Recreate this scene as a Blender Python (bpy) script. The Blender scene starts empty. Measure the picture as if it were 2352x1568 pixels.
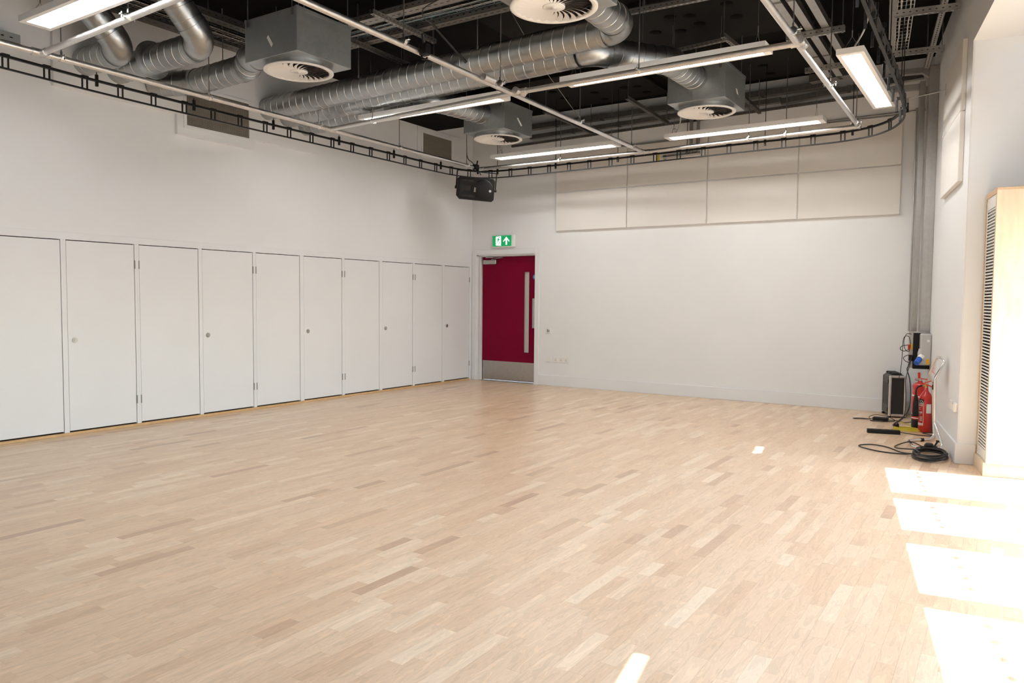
import bpy, math, random
from mathutils import Vector, Matrix
random.seed(7)
S = bpy.context.scene
COL = S.collection

# ------------------------------------------------------------------ camera
F_PX, YAW, PITCH, ROLL = 1736.7238, 0.5810, -0.0549, 0.0086
CAM = Vector((7.5614, -10.2777, 1.345))
fw = Vector((-math.sin(YAW)*math.cos(PITCH), math.cos(YAW)*math.cos(PITCH), math.sin(PITCH)))
rt0 = Vector((math.cos(YAW), math.sin(YAW), 0)); up0 = rt0.cross(fw)
rt = math.cos(ROLL)*rt0 + math.sin(ROLL)*up0; up = -math.sin(ROLL)*rt0 + math.cos(ROLL)*up0
cd = bpy.data.cameras.new('camera'); cam = bpy.data.objects.new('camera', cd); COL.objects.link(cam)
cd.sensor_fit = 'HORIZONTAL'; cd.sensor_width = 36.0; cd.lens = F_PX*36/2352; cd.clip_start = .05; cd.clip_end = 300
cam.matrix_world = Matrix(((rt.x, up.x, -fw.x, CAM.x), (rt.y, up.y, -fw.y, CAM.y), (rt.z, up.z, -fw.z, CAM.z), (0, 0, 0, 1)))
S.camera = cam

# ------------------------------------------------------------------ world, sun, exposure
EXPOSURE = 0.60
SUN_E, SKY_E, LAMP_E = 16.0, 0.95, 18.5
world = bpy.data.worlds.new('sky_world'); S.world = world; world.use_nodes = True
wn = world.node_tree; bg = wn.nodes['Background']
sky = wn.nodes.new('ShaderNodeTexSky'); sky.sky_type = 'NISHITA'; sky.sun_disc = False
sky.sun_elevation = math.radians(56); sky.sun_rotation = math.radians(97); sky.air_density = 1.0; sky.dust_density = 1.5
wn.links.new(sky.outputs[0], bg.inputs[0]); bg.inputs[1].default_value = SKY_E
sd = bpy.data.lights.new('sun', 'SUN'); sun = bpy.data.objects.new('sun', sd); COL.objects.link(sun)
sd.energy = SUN_E; sd.angle = math.radians(.4); sd.color = (1, .98, .95)
SUN_DIR = Vector((-.99, -.137, -1.5)).normalized()
sun.rotation_euler = SUN_DIR.to_track_quat('-Z', 'Y').to_euler(); sun.location = (14, -3, 9)
S.view_settings.view_transform = 'Standard'; S.view_settings.look = 'None'
S.view_settings.exposure = EXPOSURE; S.view_settings.gamma = 1; S.view_settings.use_curve_mapping = False

# skewed window wall: u runs along the wall towards the viewer, v runs outwards
Q = Vector((7.235, -2.93)); U = Vector((.1736, -.9848)); V = Vector((.9848, .1736))
def W(u, v, z=0.0): return Vector((Q.x+u*U.x+v*V.x, Q.y+u*U.y+v*V.y, z))
WM = Matrix(((V.x, U.x, 0, Q.x), (V.y, U.y, 0, Q.y), (0, 0, 1, 0), (0, 0, 0, 1)))   # local (v,u,z) -> world
VFAC = .74            # facade plane
UEND = 8.2            # end of window bay
# sky portals in the glazed openings (they steer sampling, they emit nothing)
for (u0, u1, z0, z1) in ((.4, 7.7, .05, 2.1),):
    ld = bpy.data.lights.new('window_portal', 'AREA'); lo = bpy.data.objects.new('window_portal', ld); COL.objects.link(lo)
    ld.shape = 'RECTANGLE'; ld.size = u1-u0; ld.size_y = z1-z0; ld.cycles.is_portal = True
    lo.location = W((u0+u1)/2, VFAC+.12, (z0+z1)/2)
    lo.rotation_euler = Matrix(((U.x, 0, V.x), (U.y, 0, V.y), (0, 1, 0))).to_euler() if False else Vector((-V.x, -V.y, 0)).to_track_quat('-Z', 'Y').to_euler()

# ------------------------------------------------------------------ materials
M = {}
def mat(name, col, rough=.5, metal=0., bump=0., bscale=60., var=0., vscale=6., coat=0., emit=None, estr=0., rvar=0., spec=None, vor=False):
    m = bpy.data.materials.new(name); m.use_nodes = True; nt = m.node_tree; b = nt.nodes['Principled BSDF']
    b.inputs['Base Color'].default_value = (*col, 1); b.inputs['Roughness'].default_value = rough; b.inputs['Metallic'].default_value = metal
    if spec is not None: b.inputs['Specular IOR Level'].default_value = spec
    if coat: b.inputs['Coat Weight'].default_value = coat; b.inputs['Coat Roughness'].default_value = .12
    if emit: b.inputs['Emission Color'].default_value = (*emit, 1); b.inputs['Emission Strength'].default_value = estr
    tc = nt.nodes.new('ShaderNodeNewGeometry')
    if var or rvar:
        n = nt.nodes.new('ShaderNodeTexVoronoi' if vor else 'ShaderNodeTexNoise'); n.inputs['Scale'].default_value = vscale
        nt.links.new(tc.outputs['Position'], n.inputs['Vector'])
        src = n.outputs['Color'] if vor else n.outputs[0]
        if vor:
            bw = nt.nodes.new('ShaderNodeRGBToBW'); nt.links.new(src, bw.inputs[0]); src = bw.outputs[0]
        if var:
            r = nt.nodes.new('ShaderNodeMapRange'); r.inputs[1].default_value = .25; r.inputs[2].default_value = .75
            r.inputs[3].default_value = 1-var; r.inputs[4].default_value = 1+var
            nt.links.new(src, r.inputs[0])
            mx = nt.nodes.new('ShaderNodeVectorMath'); mx.operation = 'SCALE'; mx.inputs[0].default_value = col
            nt.links.new(r.outputs[0], mx.inputs['Scale']); nt.links.new(mx.outputs[0], b.inputs['Base Color'])
        if rvar:
            r = nt.nodes.new('ShaderNodeMapRange'); r.inputs[1].default_value = .25; r.inputs[2].default_value = .75
            r.inputs[3].default_value = max(.03, rough-rvar); r.inputs[4].default_value = min(1, rough+rvar)
            nt.links.new(src, r.inputs[0]); nt.links.new(r.outputs[0], b.inputs['Roughness'])
    if bump:
        n2 = nt.nodes.new('ShaderNodeTexNoise'); n2.inputs['Scale'].default_value = bscale
        nt.links.new(tc.outputs['Position'], n2.inputs['Vector'])
        bp = nt.nodes.new('ShaderNodeBump'); bp.inputs['Strength'].default_value = bump; bp.inputs['Distance'].default_value = .002
        nt.links.new(n2.outputs[0], bp.inputs['Height']); nt.links.new(bp.outputs[0], b.inputs['Normal'])
    M[name] = m; return m
WALLC = (.785, .788, .79)
mat('wall_paint', WALLC, .62, bump=.12, bscale=90, var=.015, vscale=1.5, spec=.3)
mat('panel_paint', (.765, .735, .695), .7, bump=.2, bscale=140, var=.015, vscale=2)
mat('joinery_white', (.765, .768, .78), .42, bump=.05, bscale=40, var=.012, vscale=2)
mat('reveal_white', (.83, .845, .86), .6, bump=.08, bscale=90)
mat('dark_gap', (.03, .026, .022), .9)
mat('ceiling_black', (.0032, .0028, .0025), .85, var=.25, vscale=3, spec=.12)
mat('ceiling_board', (.0062, .0054, .005), .8, var=.2, vscale=2, spec=.2)
mat('galvanised', (.43, .445, .45), .36, 1., var=.05, vscale=30, rvar=.06, vor=True)
mat('galvanised_box', (.36, .385, .395), .45, .8, var=.05, vscale=30, rvar=.06, vor=True)
mat('seam_metal', (.82, .82, .81), .22, 1., var=.05)
mat('aluminium_tube', (.72, .70, .68), .42, 1., var=.08, vscale=30, rvar=.08)
mat('zinc_strut', (.46, .455, .44), .45, 1., var=.06, vscale=25)
mat('dark_strut', (.16, .155, .15), .5, .8, var=.15, vscale=25)
mat('black_metal', (.007, .0065, .0065), .45, spec=.3)
mat('black_plastic', (.010, .0095, .009), .55, spec=.3, bump=.1, bscale=300)
mat('case_plastic', (.055, .053, .05), .55, bump=.15, bscale=250, var=.1)
mat('rod_metal', (.33, .32, .31), .4, 1.)
mat('lamp_white', (.82, .81, .80), .35)
mat('lamp_glow', (.9, .9, .9), .4, emit=(1, .985, .955), estr=LAMP_E)
mat('diffuser_white', (.74, .72, .70), .4)
mat('crimson_door', (.20, .0004, .026), .6, var=.04, vscale=3, spec=.12)
mat('brushed_steel', (.46, .44, .42), .38, 1., var=.08, vscale=20, rvar=.08)
mat('hinge_steel', (.34, .32, .30), .4, 1.)
mat('frosted_glass', (.52, .50, .48), .3, spec=.6)
mat('label_white', (.80, .79, .76), .6)
mat('sign_green', (.0, .28, .09), .4, emit=(0., .42, .13), estr=.3)
mat('sign_white', (.9, .95, .9), .4, emit=(.85, 1, .85), estr=.8)
mat('blue_sign', (.02, .16, .42), .4)
mat('red_gloss', (.52, .012, .008), .25, coat=.5)
mat('red_trim', (.62, .02, .012), .4)
mat('chrome', (.80, .80, .80), .09, 1.)
mat('brass', (.55, .38, .14), .3, 1.)
mat('clear_sign', (.60, .58, .56), .25)
mat('cable_black', (.022, .021, .021), .5)
mat('cable_yellow', (.62, .50, .03), .5)
mat('cable_white', (.62, .60, .57), .5)
mat('cable_blue', (.10, .28, .42), .5)
mat('orange_tie', (.8, .2, .02), .5)
mat('isolator_red', (.55, .03, .02), .4)
mat('isolator_yellow', (.75, .42, .02), .4)
mat('socket_blue', (.02, .12, .55), .4)
mat('grey_enclosure', (.50, .49, .47), .45)
mat('socket_white', (.78, .76, .73), .4)
mat('ground_paving', (.42, .41, .39), .8, var=.1)
mat('facade_frame', (.32, .33, .34), .45)
mat('blind_fabric', (.70, .70, .69), .9)
mat('ply_edge', (.62, .43, .27), .5, var=.15, vscale=60)
mat('wood_strip', (.62, .40, .20), .4, var=.12, vscale=12)
mat('grille_white', (.72, .72, .70), .35)
mat('eggcrate', (.30, .27, .225), .5)
mat('badge', (.8, .8, .8), .2, 1.)

def nodes_of(name, rough):
    m = bpy.data.materials.new(name); m.use_nodes = True; nt = m.node_tree; b = nt.nodes['Principled BSDF']
    b.inputs['Roughness'].default_value = rough; M[name] = m; return m, nt, b
# plywood
m, nt, b = nodes_of('plywood', .42)
g = nt.nodes.new('ShaderNodeNewGeometry'); mp = nt.nodes.new('ShaderNodeMapping'); mp.inputs['Scale'].default_value = (7, 7, 1.3)
ns = nt.nodes.new('ShaderNodeTexNoise'); ns.inputs['Scale'].default_value = 2.2; ns.inputs['Detail'].default_value = 5; ns.inputs['Distortion'].default_value = 1.2
cr = nt.nodes.new('ShaderNodeValToRGB'); cr.color_ramp.elements[0].position = .3; cr.color_ramp.elements[0].color = (.70, .56, .39, 1)
cr.color_ramp.elements[1].position = .7; cr.color_ramp.elements[1].color = (.79, .67, .51, 1)
for a, c in ((g.outputs['Position'], mp.inputs[0]), (mp.outputs[0], ns.inputs[0]), (ns.outputs[0], cr.inputs[0]), (cr.outputs[0], b.inputs['Base Color'])): nt.links.new(a, c)
# maple strip floor: tone comes from each strip, grain from a stretched noise
m, nt, b = nodes_of('maple_strip', .3)
at = nt.nodes.new('ShaderNodeAttribute'); at.attribute_name = 'tone'; sp = nt.nodes.new('ShaderNodeSeparateColor')
cr = nt.nodes.new('ShaderNodeValToRGB'); e = cr.color_ramp.elements
e[0].position = 0; e[0].color = (.54, .345, .225, 1); e[1].position = 1; e[1].color = (.84, .655, .47, 1)
for p_, c_ in ((.18, (.63, .42, .265)), (.5, (.725, .505, .325)), (.8, (.78, .57, .385))):
    k = e.new(p_); k.color = (*c_, 1)
g = nt.nodes.new('ShaderNodeNewGeometry'); mp = nt.nodes.new('ShaderNodeMapping'); mp.inputs['Scale'].default_value = (16, 2.2, 4)
ad = nt.nodes.new('ShaderNodeVectorMath'); ad.operation = 'ADD'; cmb = nt.nodes.new('ShaderNodeCombineXYZ'); mul = nt.nodes.new('ShaderNodeMath'); mul.operation = 'MULTIPLY'; mul.inputs[1].default_value = 37
ns = nt.nodes.new('ShaderNodeTexNoise'); ns.inputs['Scale'].default_value = 1.6; ns.inputs['Detail'].default_value = 6; ns.inputs['Distortion'].default_value = 1.4; ns.inputs['Roughness'].default_value = .6
wv = nt.nodes.new('ShaderNodeMath'); wv.operation = 'SINE'; wm = nt.nodes.new('ShaderNodeMath'); wm.operation = 'MULTIPLY'; wm.inputs[1].default_value = 42
mr = nt.nodes.new('ShaderNodeMapRange'); mr.inputs[1].default_value = -1; mr.inputs[2].default_value = 1; mr.inputs[3].default_value = .93; mr.inputs[4].default_value = 1.035
mr2 = nt.nodes.new('ShaderNodeMapRange'); mr2.inputs[1].default_value = .3; mr2.inputs[2].default_value = .7; mr2.inputs[3].default_value = .86; mr2.inputs[4].default_value = 1.08
m1 = nt.nodes.new('ShaderNodeMath'); m1.operation = 'MULTIPLY'; sc = nt.nodes.new('ShaderNodeVectorMath'); sc.operation = 'SCALE'
fl = nt.nodes.new('ShaderNodeTexNoise'); fl.inputs['Scale'].default_value = 9; fl.inputs['Detail'].default_value = 2
L_ = nt.links.new
L_(at.outputs['Color'], sp.inputs[0]); L_(sp.outputs[0], cr.inputs[0]); L_(sp.outputs[1], mul.inputs[0]); L_(mul.outputs[0], cmb.inputs[0]); L_(mul.outputs[0], cmb.inputs[2])
L_(g.outputs['Position'], mp.inputs[0]); L_(mp.outputs[0], ad.inputs[0]); L_(cmb.outputs[0], ad.inputs[1]); L_(ad.outputs[0], ns.inputs[0])
L_(ns.outputs[0], wm.inputs[0]); L_(wm.outputs[0], wv.inputs[0]); L_(wv.outputs[0], mr.inputs[0]); L_(ns.outputs[0], mr2.inputs[0])
L_(mr.outputs[0], m1.inputs[0]); L_(mr2.outputs[0], m1.inputs[1]); L_(cr.outputs[0], sc.inputs[0]); L_(m1.outputs[0], sc.inputs['Scale']); L_(sc.outputs[0], b.inputs['Base Color'])
b.inputs['Coat Weight'].default_value = .25; b.inputs['Coat Roughness'].default_value = .18
rr = nt.nodes.new('ShaderNodeMapRange'); rr.inputs[3].default_value = .30; rr.inputs[4].default_value = .44; L_(ns.outputs[0], rr.inputs[0]); L_(rr.outputs[0], b.inputs['Roughness'])
# thin window glass
m = bpy.data.materials.new('window_glass'); m.use_nodes = True; nt = m.node_tree; nt.nodes.clear(); M['window_glass'] = m
o_ = nt.nodes.new('ShaderNodeOutputMaterial'); mx = nt.nodes.new('ShaderNodeMixShader'); t_ = nt.nodes.new('ShaderNodeBsdfTransparent'); g_ = nt.nodes.new('ShaderNodeBsdfGlossy')
t_.inputs[0].default_value = (.93, .96, .95, 1); g_.inputs['Roughness'].default_value = .02; mx.inputs[0].default_value = .06
nt.links.new(t_.outputs[0], mx.inputs[1]); nt.links.new(g_.outputs[0], mx.inputs[2]); nt.links.new(mx.outputs[0], o_.inputs[0])
# blind: partly translucent cloth
nt = M['blind_fabric'].node_tree; b = nt.nodes['Principled BSDF']; o_ = nt.nodes['Material Output']; mx = nt.nodes.new('ShaderNodeMixShader'); tr = nt.nodes.new('ShaderNodeBsdfTranslucent')
tr.inputs[0].default_value = (.78, .84, .90, 1); mx.inputs[0].default_value = .36
nt.links.new(b.outputs[0], mx.inputs[1]); nt.links.new(tr.outputs[0], mx.inputs[2]); nt.links.new(mx.outputs[0], o_.inputs[0])

# ------------------------------------------------------------------ mesh builder
ROOT = {}          # object name -> world origin used by its children
class MB:
    def __init__(s, X=None): s.v = []; s.f = []; s.sm = []; s.X = X
    def add(s, vs, fs, smooth=False):
        n = len(s.v)
        s.v += [tuple(s.X @ Vector(v)) if s.X else tuple(v) for v in vs]
        s.f += [tuple(i+n for i in f) for f in fs]; s.sm += [smooth]*len(fs); return s
    def box(s, x0, y0, z0, x1, y1, z1, c=0.):
        x0, x1 = min(x0, x1), max(x0, x1); y0, y1 = min(y0, y1), max(y0, y1); z0, z1 = min(z0, z1), max(z0, z1)
        if c <= 0:
            return s.add([(x0,y0,z0),(x1,y0,z0),(x1,y1,z0),(x0,y1,z0),(x0,y0,z1),(x1,y0,z1),(x1,y1,z1),(x0,y1,z1)],
                         [(0,3,2,1),(4,5,6,7),(0,1,5,4),(1,2,6,5),(2,3,7,6),(3,0,4,7)])
        vs = []
        for (z, ins) in ((z0, c), (z0+c, 0), (z1-c, 0), (z1, c)):
            a, b_, d, e_ = x0+ins, y0+ins, x1-ins, y1-ins
            k = c
            vs += [(a+k,b_,z),(d-k,b_,z),(d,b_+k,z),(d,e_-k,z),(d-k,e_,z),(a+k,e_,z),(a,e_-k,z),(a,b_+k,z)]
        fs = [tuple(range(7, -1, -1)), tuple(range(24, 32))]
        for r in range(3):
            for i in range(8): fs.append((r*8+i, r*8+(i+1) % 8, (r+1)*8+(i+1) % 8, (r+1)*8+i))
        return s.add(vs, fs)
    def frame(s, d):
        d = d.normalized(); a = Vector((0, 0, 1)) if abs(d.z) < .95 else Vector((0, 1, 0))
        x = d.cross(a).normalized(); return x, d.cross(x).normalized() * -1
    def cyl(s, A, B, r, n=12, r2=None, caps=True, smooth=True):
        A = Vector(A); B = Vector(B); r2 = r if r2 is None else r2; x, y = s.frame(B-A); vs = []
        for P, rr in ((A, r), (B, r2)):
            for i in range(n):
                t = 2*math.pi*i/n; vs.append(P+x*math.cos(t)*rr+y*math.sin(t)*rr)
        fs = [(i, (i+1) % n, n+(i+1) % n, n+i) for i in range(n)]
        s.add(vs, fs, smooth)
        if caps: s.add(vs[:n], [tuple(range(n-1, -1, -1))]); s.add(vs[n:], [tuple(range(n))])
        return s
    def sweep(s, pts, r, n=10, caps=True, closed=False, smooth=True):
        pts = [Vector(p) for p in pts]; N = len(pts); vs = []; x = None
        for i, p in enumerate(pts):
            if closed: d = pts[(i+1) % N]-pts[i-1]
            else: d = pts[min(i+1, N-1)]-pts[max(i-1, 0)]
            d = d.normalized()
            if x is None: x, y = s.frame(d)
            else:
                x = (x-d*x.dot(d)).normalized(); y = d.cross(x)
            rr = r[i] if isinstance(r, (list, tuple)) else r
            for k in range(n):
                t = 2*math.pi*k/n; vs.append(p+x*math.cos(t)*rr+y*math.sin(t)*rr)
        fs = []
        for i in range(N if closed else N-1):
            for k in range(n): fs.append((i*n+k, i*n+(k+1) % n, ((i+1) % N)*n+(k+1) % n, ((i+1) % N)*n+k))
        s.add(vs, fs, smooth)
        if caps and not closed: s.add(vs[:n], [tuple(range(n-1, -1, -1))]); s.add(vs[-n:], [tuple(range(n))])
        return s
    def lathe(s, C, prof, n=24, smooth=True, a0=0., a1=2*math.pi):
        C = Vector(C); full = abs(a1-a0-2*math.pi) < 1e-6; m_ = n if full else n+1; vs = []
        for (r, z) in prof:
            for i in range(m_):
                t = a0+(a1-a0)*i/n; vs.append(C+Vector((r*math.cos(t), r*math.sin(t), z)))
        fs = []
        for j in range(len(prof)-1):
            for i in range(n): fs.append((j*m_+i, j*m_+(i+1) % m_, (j+1)*m_+(i+1) % m_, (j+1)*m_+i))
        return s.add(vs, fs, smooth)
    def bar(s, A, B, w, h, upv=(0, 0, 1)):
        A = Vector(A); B = Vector(B); d = (B-A).normalized(); u_ = Vector(upv); x = d.cross(u_)
        if x.length < 1e-4: x = d.cross(Vector((1, 0, 0)))
        x.normalize(); y = x.cross(d); vs = []
        for P in (A, B):
            for (a, b_) in ((-1,-1),(1,-1),(1,1),(-1,1)): vs.append(P+x*a*w/2+y*b_*h/2)
        return s.add(vs, [(0,1,2,3),(7,6,5,4),(0,4,5,1),(1,5,6,2),(2,6,7,3),(3,7,4,0)])
    def channel(s, A, B, w, h, th=.003, openup=True):
        """U profile between A and B; open side up (or down)"""
        A = Vector(A); B = Vector(B); d = (B-A).normalized(); x = d.cross(Vector((0, 0, 1))).normalized(); sgn = 1 if openup else -1
        z = Vector((0, 0, 1))*sgn
        s.bar(A-z*h/2+z*th/2, B-z*h/2+z*th/2, w, th)
        for k in (-1, 1): s.bar(A+x*k*(w/2-th/2), B+x*k*(w/2-th/2), th, h)
        return s
    def prism(s, poly, z0, z1, P=None):
        n = len(poly); vs = [(x, y, z0) for x, y in poly]+[(x, y, z1) for x, y in poly]
        if P: vs = [P(*v) for v in vs]
        return s.add(vs, [tuple(range(n-1, -1, -1)), tuple(range(n, 2*n))]+[(i, (i+1) % n, n+(i+1) % n, n+i) for i in range(n)])
    def build(s, name, mt, parent=None, origin=None):
        o0 = Vector(ROOT[parent.name]) if parent else Vector(origin or (0, 0, 0))
        me = bpy.data.meshes.new(name); me.from_pydata([(v[0]-o0.x, v[1]-o0.y, v[2]-o0.z) for v in s.v], [], s.f)
        me.polygons.foreach_set('use_smooth', s.sm); me.materials.append(M[mt]); me.update()
        o = bpy.data.objects.new(name, me); COL.objects.link(o)
        if parent: o.parent = parent
        else: o.location = o0
        ROOT[o.name] = tuple(o0); return o
def tag(o, label=None, cat=None, group=None, kind=None):
    if label: o['label'] = label
    if cat: o['category'] = cat
    if group: o['group'] = group
    if kind: o['kind'] = kind
    return o
def thing(name, label, cat, loc, group=None):
    o = bpy.data.objects.new(name, None); COL.objects.link(o); o.location = loc; o.empty_display_size = .1; ROOT[o.name] = tuple(loc)
    return tag(o, label, cat, group)
def struct(name, mb, mt, label=None):
    o = mb.build(name, mt); o['kind'] = 'structure'
    if label: o['label'] = label
    return o
def arc(P, A, B, rad, n=8):
    """round the corner at P between A and B"""
    P = Vector(P); a = (Vector(A)-P); b_ = (Vector(B)-P); la, lb = a.length, b_.length; a.normalize(); b_.normalize()
    ang = a.angle(b_); d = min(rad/math.tan(ang/2), la*.95, lb*.95); R_ = d*math.tan(ang/2)
    c = P+(a+b_).normalized()*(R_/math.sin(ang/2)); s0 = P+a*d-c; s1 = P+b_*d-c; w = s0.angle(s1); out = []
    for i in range(n+1):
        t = i/n; out.append(c+(s0*math.sin((1-t)*w)+s1*math.sin(t*w))/math.sin(w))
    return out
def rounded(pts, rad, n=8):
    out = [Vector(pts[0])]
    for i in range(1, len(pts)-1): out += arc(pts[i], pts[i-1], pts[i+1], rad, n)
    return out+[Vector(pts[-1])]
def smooth_path(pts, k=6, closed=False):
    pts = [Vector(p) for p in pts]; N = len(pts); out = []
    R_ = range(N if closed else N-1)
    for i in R_:
        p0, p1, p2, p3 = (pts[(i+j) % N] if closed else pts[min(max(i+j, 0), N-1)] for j in (-1, 0, 1, 2))
        for q in range(k):
            t = q/k; out.append(.5*((2*p1)+(p2-p0)*t+(2*p0-5*p1+4*p2-p3)*t*t+(3*p1-p0-3*p2+p3)*t**3))
    if not closed: out.append(pts[-1])
    return out
def text_mesh(body, size):
    cu = bpy.data.curves.new('txt', 'FONT'); cu.body = body; cu.size = size; cu.resolution_u = 3
    o = bpy.data.objects.new('txt', cu); COL.objects.link(o); dg = bpy.context.evaluated_depsgraph_get(); me = bpy.data.meshes.new_from_object(o.evaluated_get(dg))
    vs = [v.co.copy() for v in me.vertices]; fs = [tuple(p.vertices) for p in me.polygons]
    bpy.data.objects.remove(o); bpy.data.curves.remove(cu); bpy.data.meshes.remove(me); return vs, fs
def project(P):
    d = Vector(P)-CAM; z = d.dot(fw); return (1176+F_PX*d.dot(rt)/z, 784-F_PX*d.dot(up)/z, z)

# ================================================================== SETTING
CEIL, YR, ZT = 4.24, -12.0, 1.955
# --- floor: slab + maple strips
fl_mb = MB(); fl_mb.box(-.5, YR-.2, -.16, 10.2, .3, -.0125); floor = struct('floor', fl_mb, 'wood_strip', 'pale maple strip floor'); 
PW, GAP = .066, .0002
planks = []
x = .0
while x < 9.3:
    y = -.002-random.random()*.2
    first = True
    while y > YR:
        L = random.choice((.19, .24, .28, .32, .36, .40, .44, .5, .58)) * random.uniform(.93, 1.07)
        if first: y0 = 0.; first = False; y1 = y-L*.5
        else: y0 = y; y1 = y-L
        y1 = max(y1, YR)
        c = Vector((x+PW/2, (y0+y1)/2)); r_ = c-Q; uu = r_.dot(U); vv = r_.dot(V)
        if vv < (VFAC+.1 if -.15 <= uu <= UEND+.1 else .05):
            planks.append((x, y0, y1))
        y = y1
    x += PW
rp = random.Random(11)
def plank_tone():
    t = rp.gauss(.62, .125)
    if rp.random() < .03: t = rp.uniform(.02, .2)
    elif rp.random() < .07: t = rp.uniform(.88, 1)
    return min(1, max(0, t))
def plank_geo(p):
    x0, ya, yb = p; dz = rp.uniform(-.00025, 0); a, b_, c, d = x0+GAP, x0+PW-GAP, yb+GAP, ya-GAP
    return [(a,c,-.0125),(b_,c,-.0125),(b_,d,-.0125),(a,d,-.0125),(a,c,dz),(b_,c,dz),(b_,d,dz),(a,d,dz)], [(4,5,6,7),(0,1,5,4),(1,2,6,5),(2,3,7,6),(3,0,4,7)]
def put_tone(me, tones):
    ca = me.color_attributes.new('tone', 'FLOAT_COLOR', 'POINT'); buf = []
    for t in tones: buf += [t[0], t[1], t[2], 1.]*8
    ca.data.foreach_set('color', buf)
def score(p):
    px_, py_, z = project((p[0]+PW/2, (p[1]+p[2])/2, 0))
    if z < .3 or not (-30 < px_ < 2382 and -30 < py_ < 1598): return 0
    return PW*(p[1]-p[2])*CAM.z/z**3
order = sorted(planks, key=score, reverse=True)
for p in order[:300]:
    vs, fs = plank_geo(p); mb = MB(); mb.add(vs, fs); o = mb.build('plank', 'maple_strip', floor); put_tone(o.data, [(plank_tone(), rp.random(), rp.random())])
mb = MB(); tones = []
for p in order[300:]:
    vs, fs = plank_geo(p); mb.add(vs, fs); tones.append((plank_tone(), rp.random(), rp.random()))
o = mb.build('plank_field', 'maple_strip', floor); put_tone(o.data, tones); o['kind'] = 'stuff'

# --- ceiling
mb = MB(); mb.box(-.3, YR-.2, CEIL, 8.4, .3, CEIL+.2); ceiling = struct('ceiling', mb, 'ceiling_black', 'black painted ceiling deck')
for (x0, y0, x1, y1) in ((1.6, -1.75, 3.55, -.28), (3.75, -1.5, 5.6, -.28), (3.9, -3.35, 5.55, -1.95), (5.0, -6.4, 6.4, -4.2), (1.0, -7.8, 2.6, -6.2), (2.9, -4.0, 3.7, -2.0)):
    mb = MB(); mb.box(x0, y0, CEIL-.045, x1, y1, CEIL, .004); mb.build('board', 'ceiling_board', ceiling)
for (x, y) in ((4.6,-2.93),(4.78,-2.86),(4.79,-2.6),(5.19,-2.97),(5.17,-2.6),(4.55,-2.5),(4.31,-2.6),(2.22,-1.18),(2.69,-.85),(3.31,-.82),(2.66,-.47),(2.19,-.81),(3.14,-.86),(3.31,-.5),(4.96,-.85),(4.96,-.48),(5.49,-1.27)):
    mb = MB(); mb.lathe((x, y, CEIL-.045), [(.062, 0), (.06, -.008), (.02, -.012), (0, -.012)], 20); mb.build('fixing_washer', 'ceiling_black', ceiling)
mb = MB(); mb.box(.002, -2.3, 3.96, 1.75, -.95, CEIL, .003); mb.build('downstand', 'ceiling_black', ceiling)

# --- left wall with the built-in cupboards below
mb = MB(); mb.box(-.25, YR, ZT, 0, .25, CEIL); wl = struct('wall_left', mb, 'wall_paint', 'white painted wall above the cupboards')
mb = MB(); mb.box(-.25, YR, 0, 0, -7.335, ZT); struct('wall_left', mb, 'wall_paint', 'white painted wall past the cupboards')
for (a, b_, z0, z1, d) in ((-6.645, -5.395, 3.305, CEIL, .045), (-5.395, -4.39, 3.09, CEIL, .045), (-4.39, -3.38, 3.20, CEIL, .030), (-1.42, -.42, 3.44, 3.955, .012)):
    mb = MB(); mb.box(0, a, z0, d, b_, z1, .003); mb.build('wall_panel', 'wall_paint', wl)
mb = MB(); mb.box(0, -1.19, 2.945, .006, -.76, 3.35, .002); mb.cyl((.004, -.80, 3.16), (.009, -.80, 3.16), .012, 12); hatch = mb.build('access_hatch', 'wall_paint', origin=(0, -.97, 2.945)); tag(hatch, 'flush white square access hatch with small lock, on the wall beside the loudspeaker', 'hatch')
mb = MB(); mb.box(-.03, -7.335, 1.885, .004, 0, ZT, .0015); struct('trim_1', mb, 'joinery_white', 'white header rail above the cupboard doors')
mb = MB(); mb.box(-.03, -7.335, 0, .014, -.07, .026, .002); struct('trim_2', mb, 'wood_strip', 'oak strip along the foot of the cupboards')

def air_grille(y0, y1, z0, z1, x0, label):
    t = thing('air_grille', label, 'grille', (0, (y0+y1)/2, z0), 'egg-crate air grilles')
    f = .035; mb = MB()
    for (a, b_, c, d) in ((y0-f, y0, z0-f, z1+f), (y1, y1+f, z0-f, z1+f), (y0, y1, z0-f, z0), (y0, y1, z1, z1+f)): mb.box(x0, a, c, x0+.012, b_, d, .002)
    mb.build('frame', 'wall_paint', t)
    mb = MB(); mb.box(x0-.01, y0, z0, x0+.001, y1, z1); mb.build('back_plate', 'dark_gap', t)
    mb = MB(); n = int((y1-y0)/.0145); k = int((z1-z0)/.0145)
    for i in range(1, n): yy = y0+(y1-y0)*i/n; mb.box(x0+.001, yy-.0022, z0, x0+.009, yy+.0022, z1)
    for i in range(1, k): zz = z0+(z1-z0)*i/k; mb.box(x0+.001, y0, zz-.0022, x0+.0088, y1, zz+.0022)
    tag(mb.build('egg_crate_core', 'eggcrate', t), kind='stuff')
air_grille(-5.285, -4.485, 3.205, 3.60, .045, 'large white-framed egg-crate air grille behind the black curtain track')
air_grille(-1.30, -.60, 3.54, 3.87, .012, 'small white-framed egg-crate air grille high in the corner above the loudspeaker')

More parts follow.
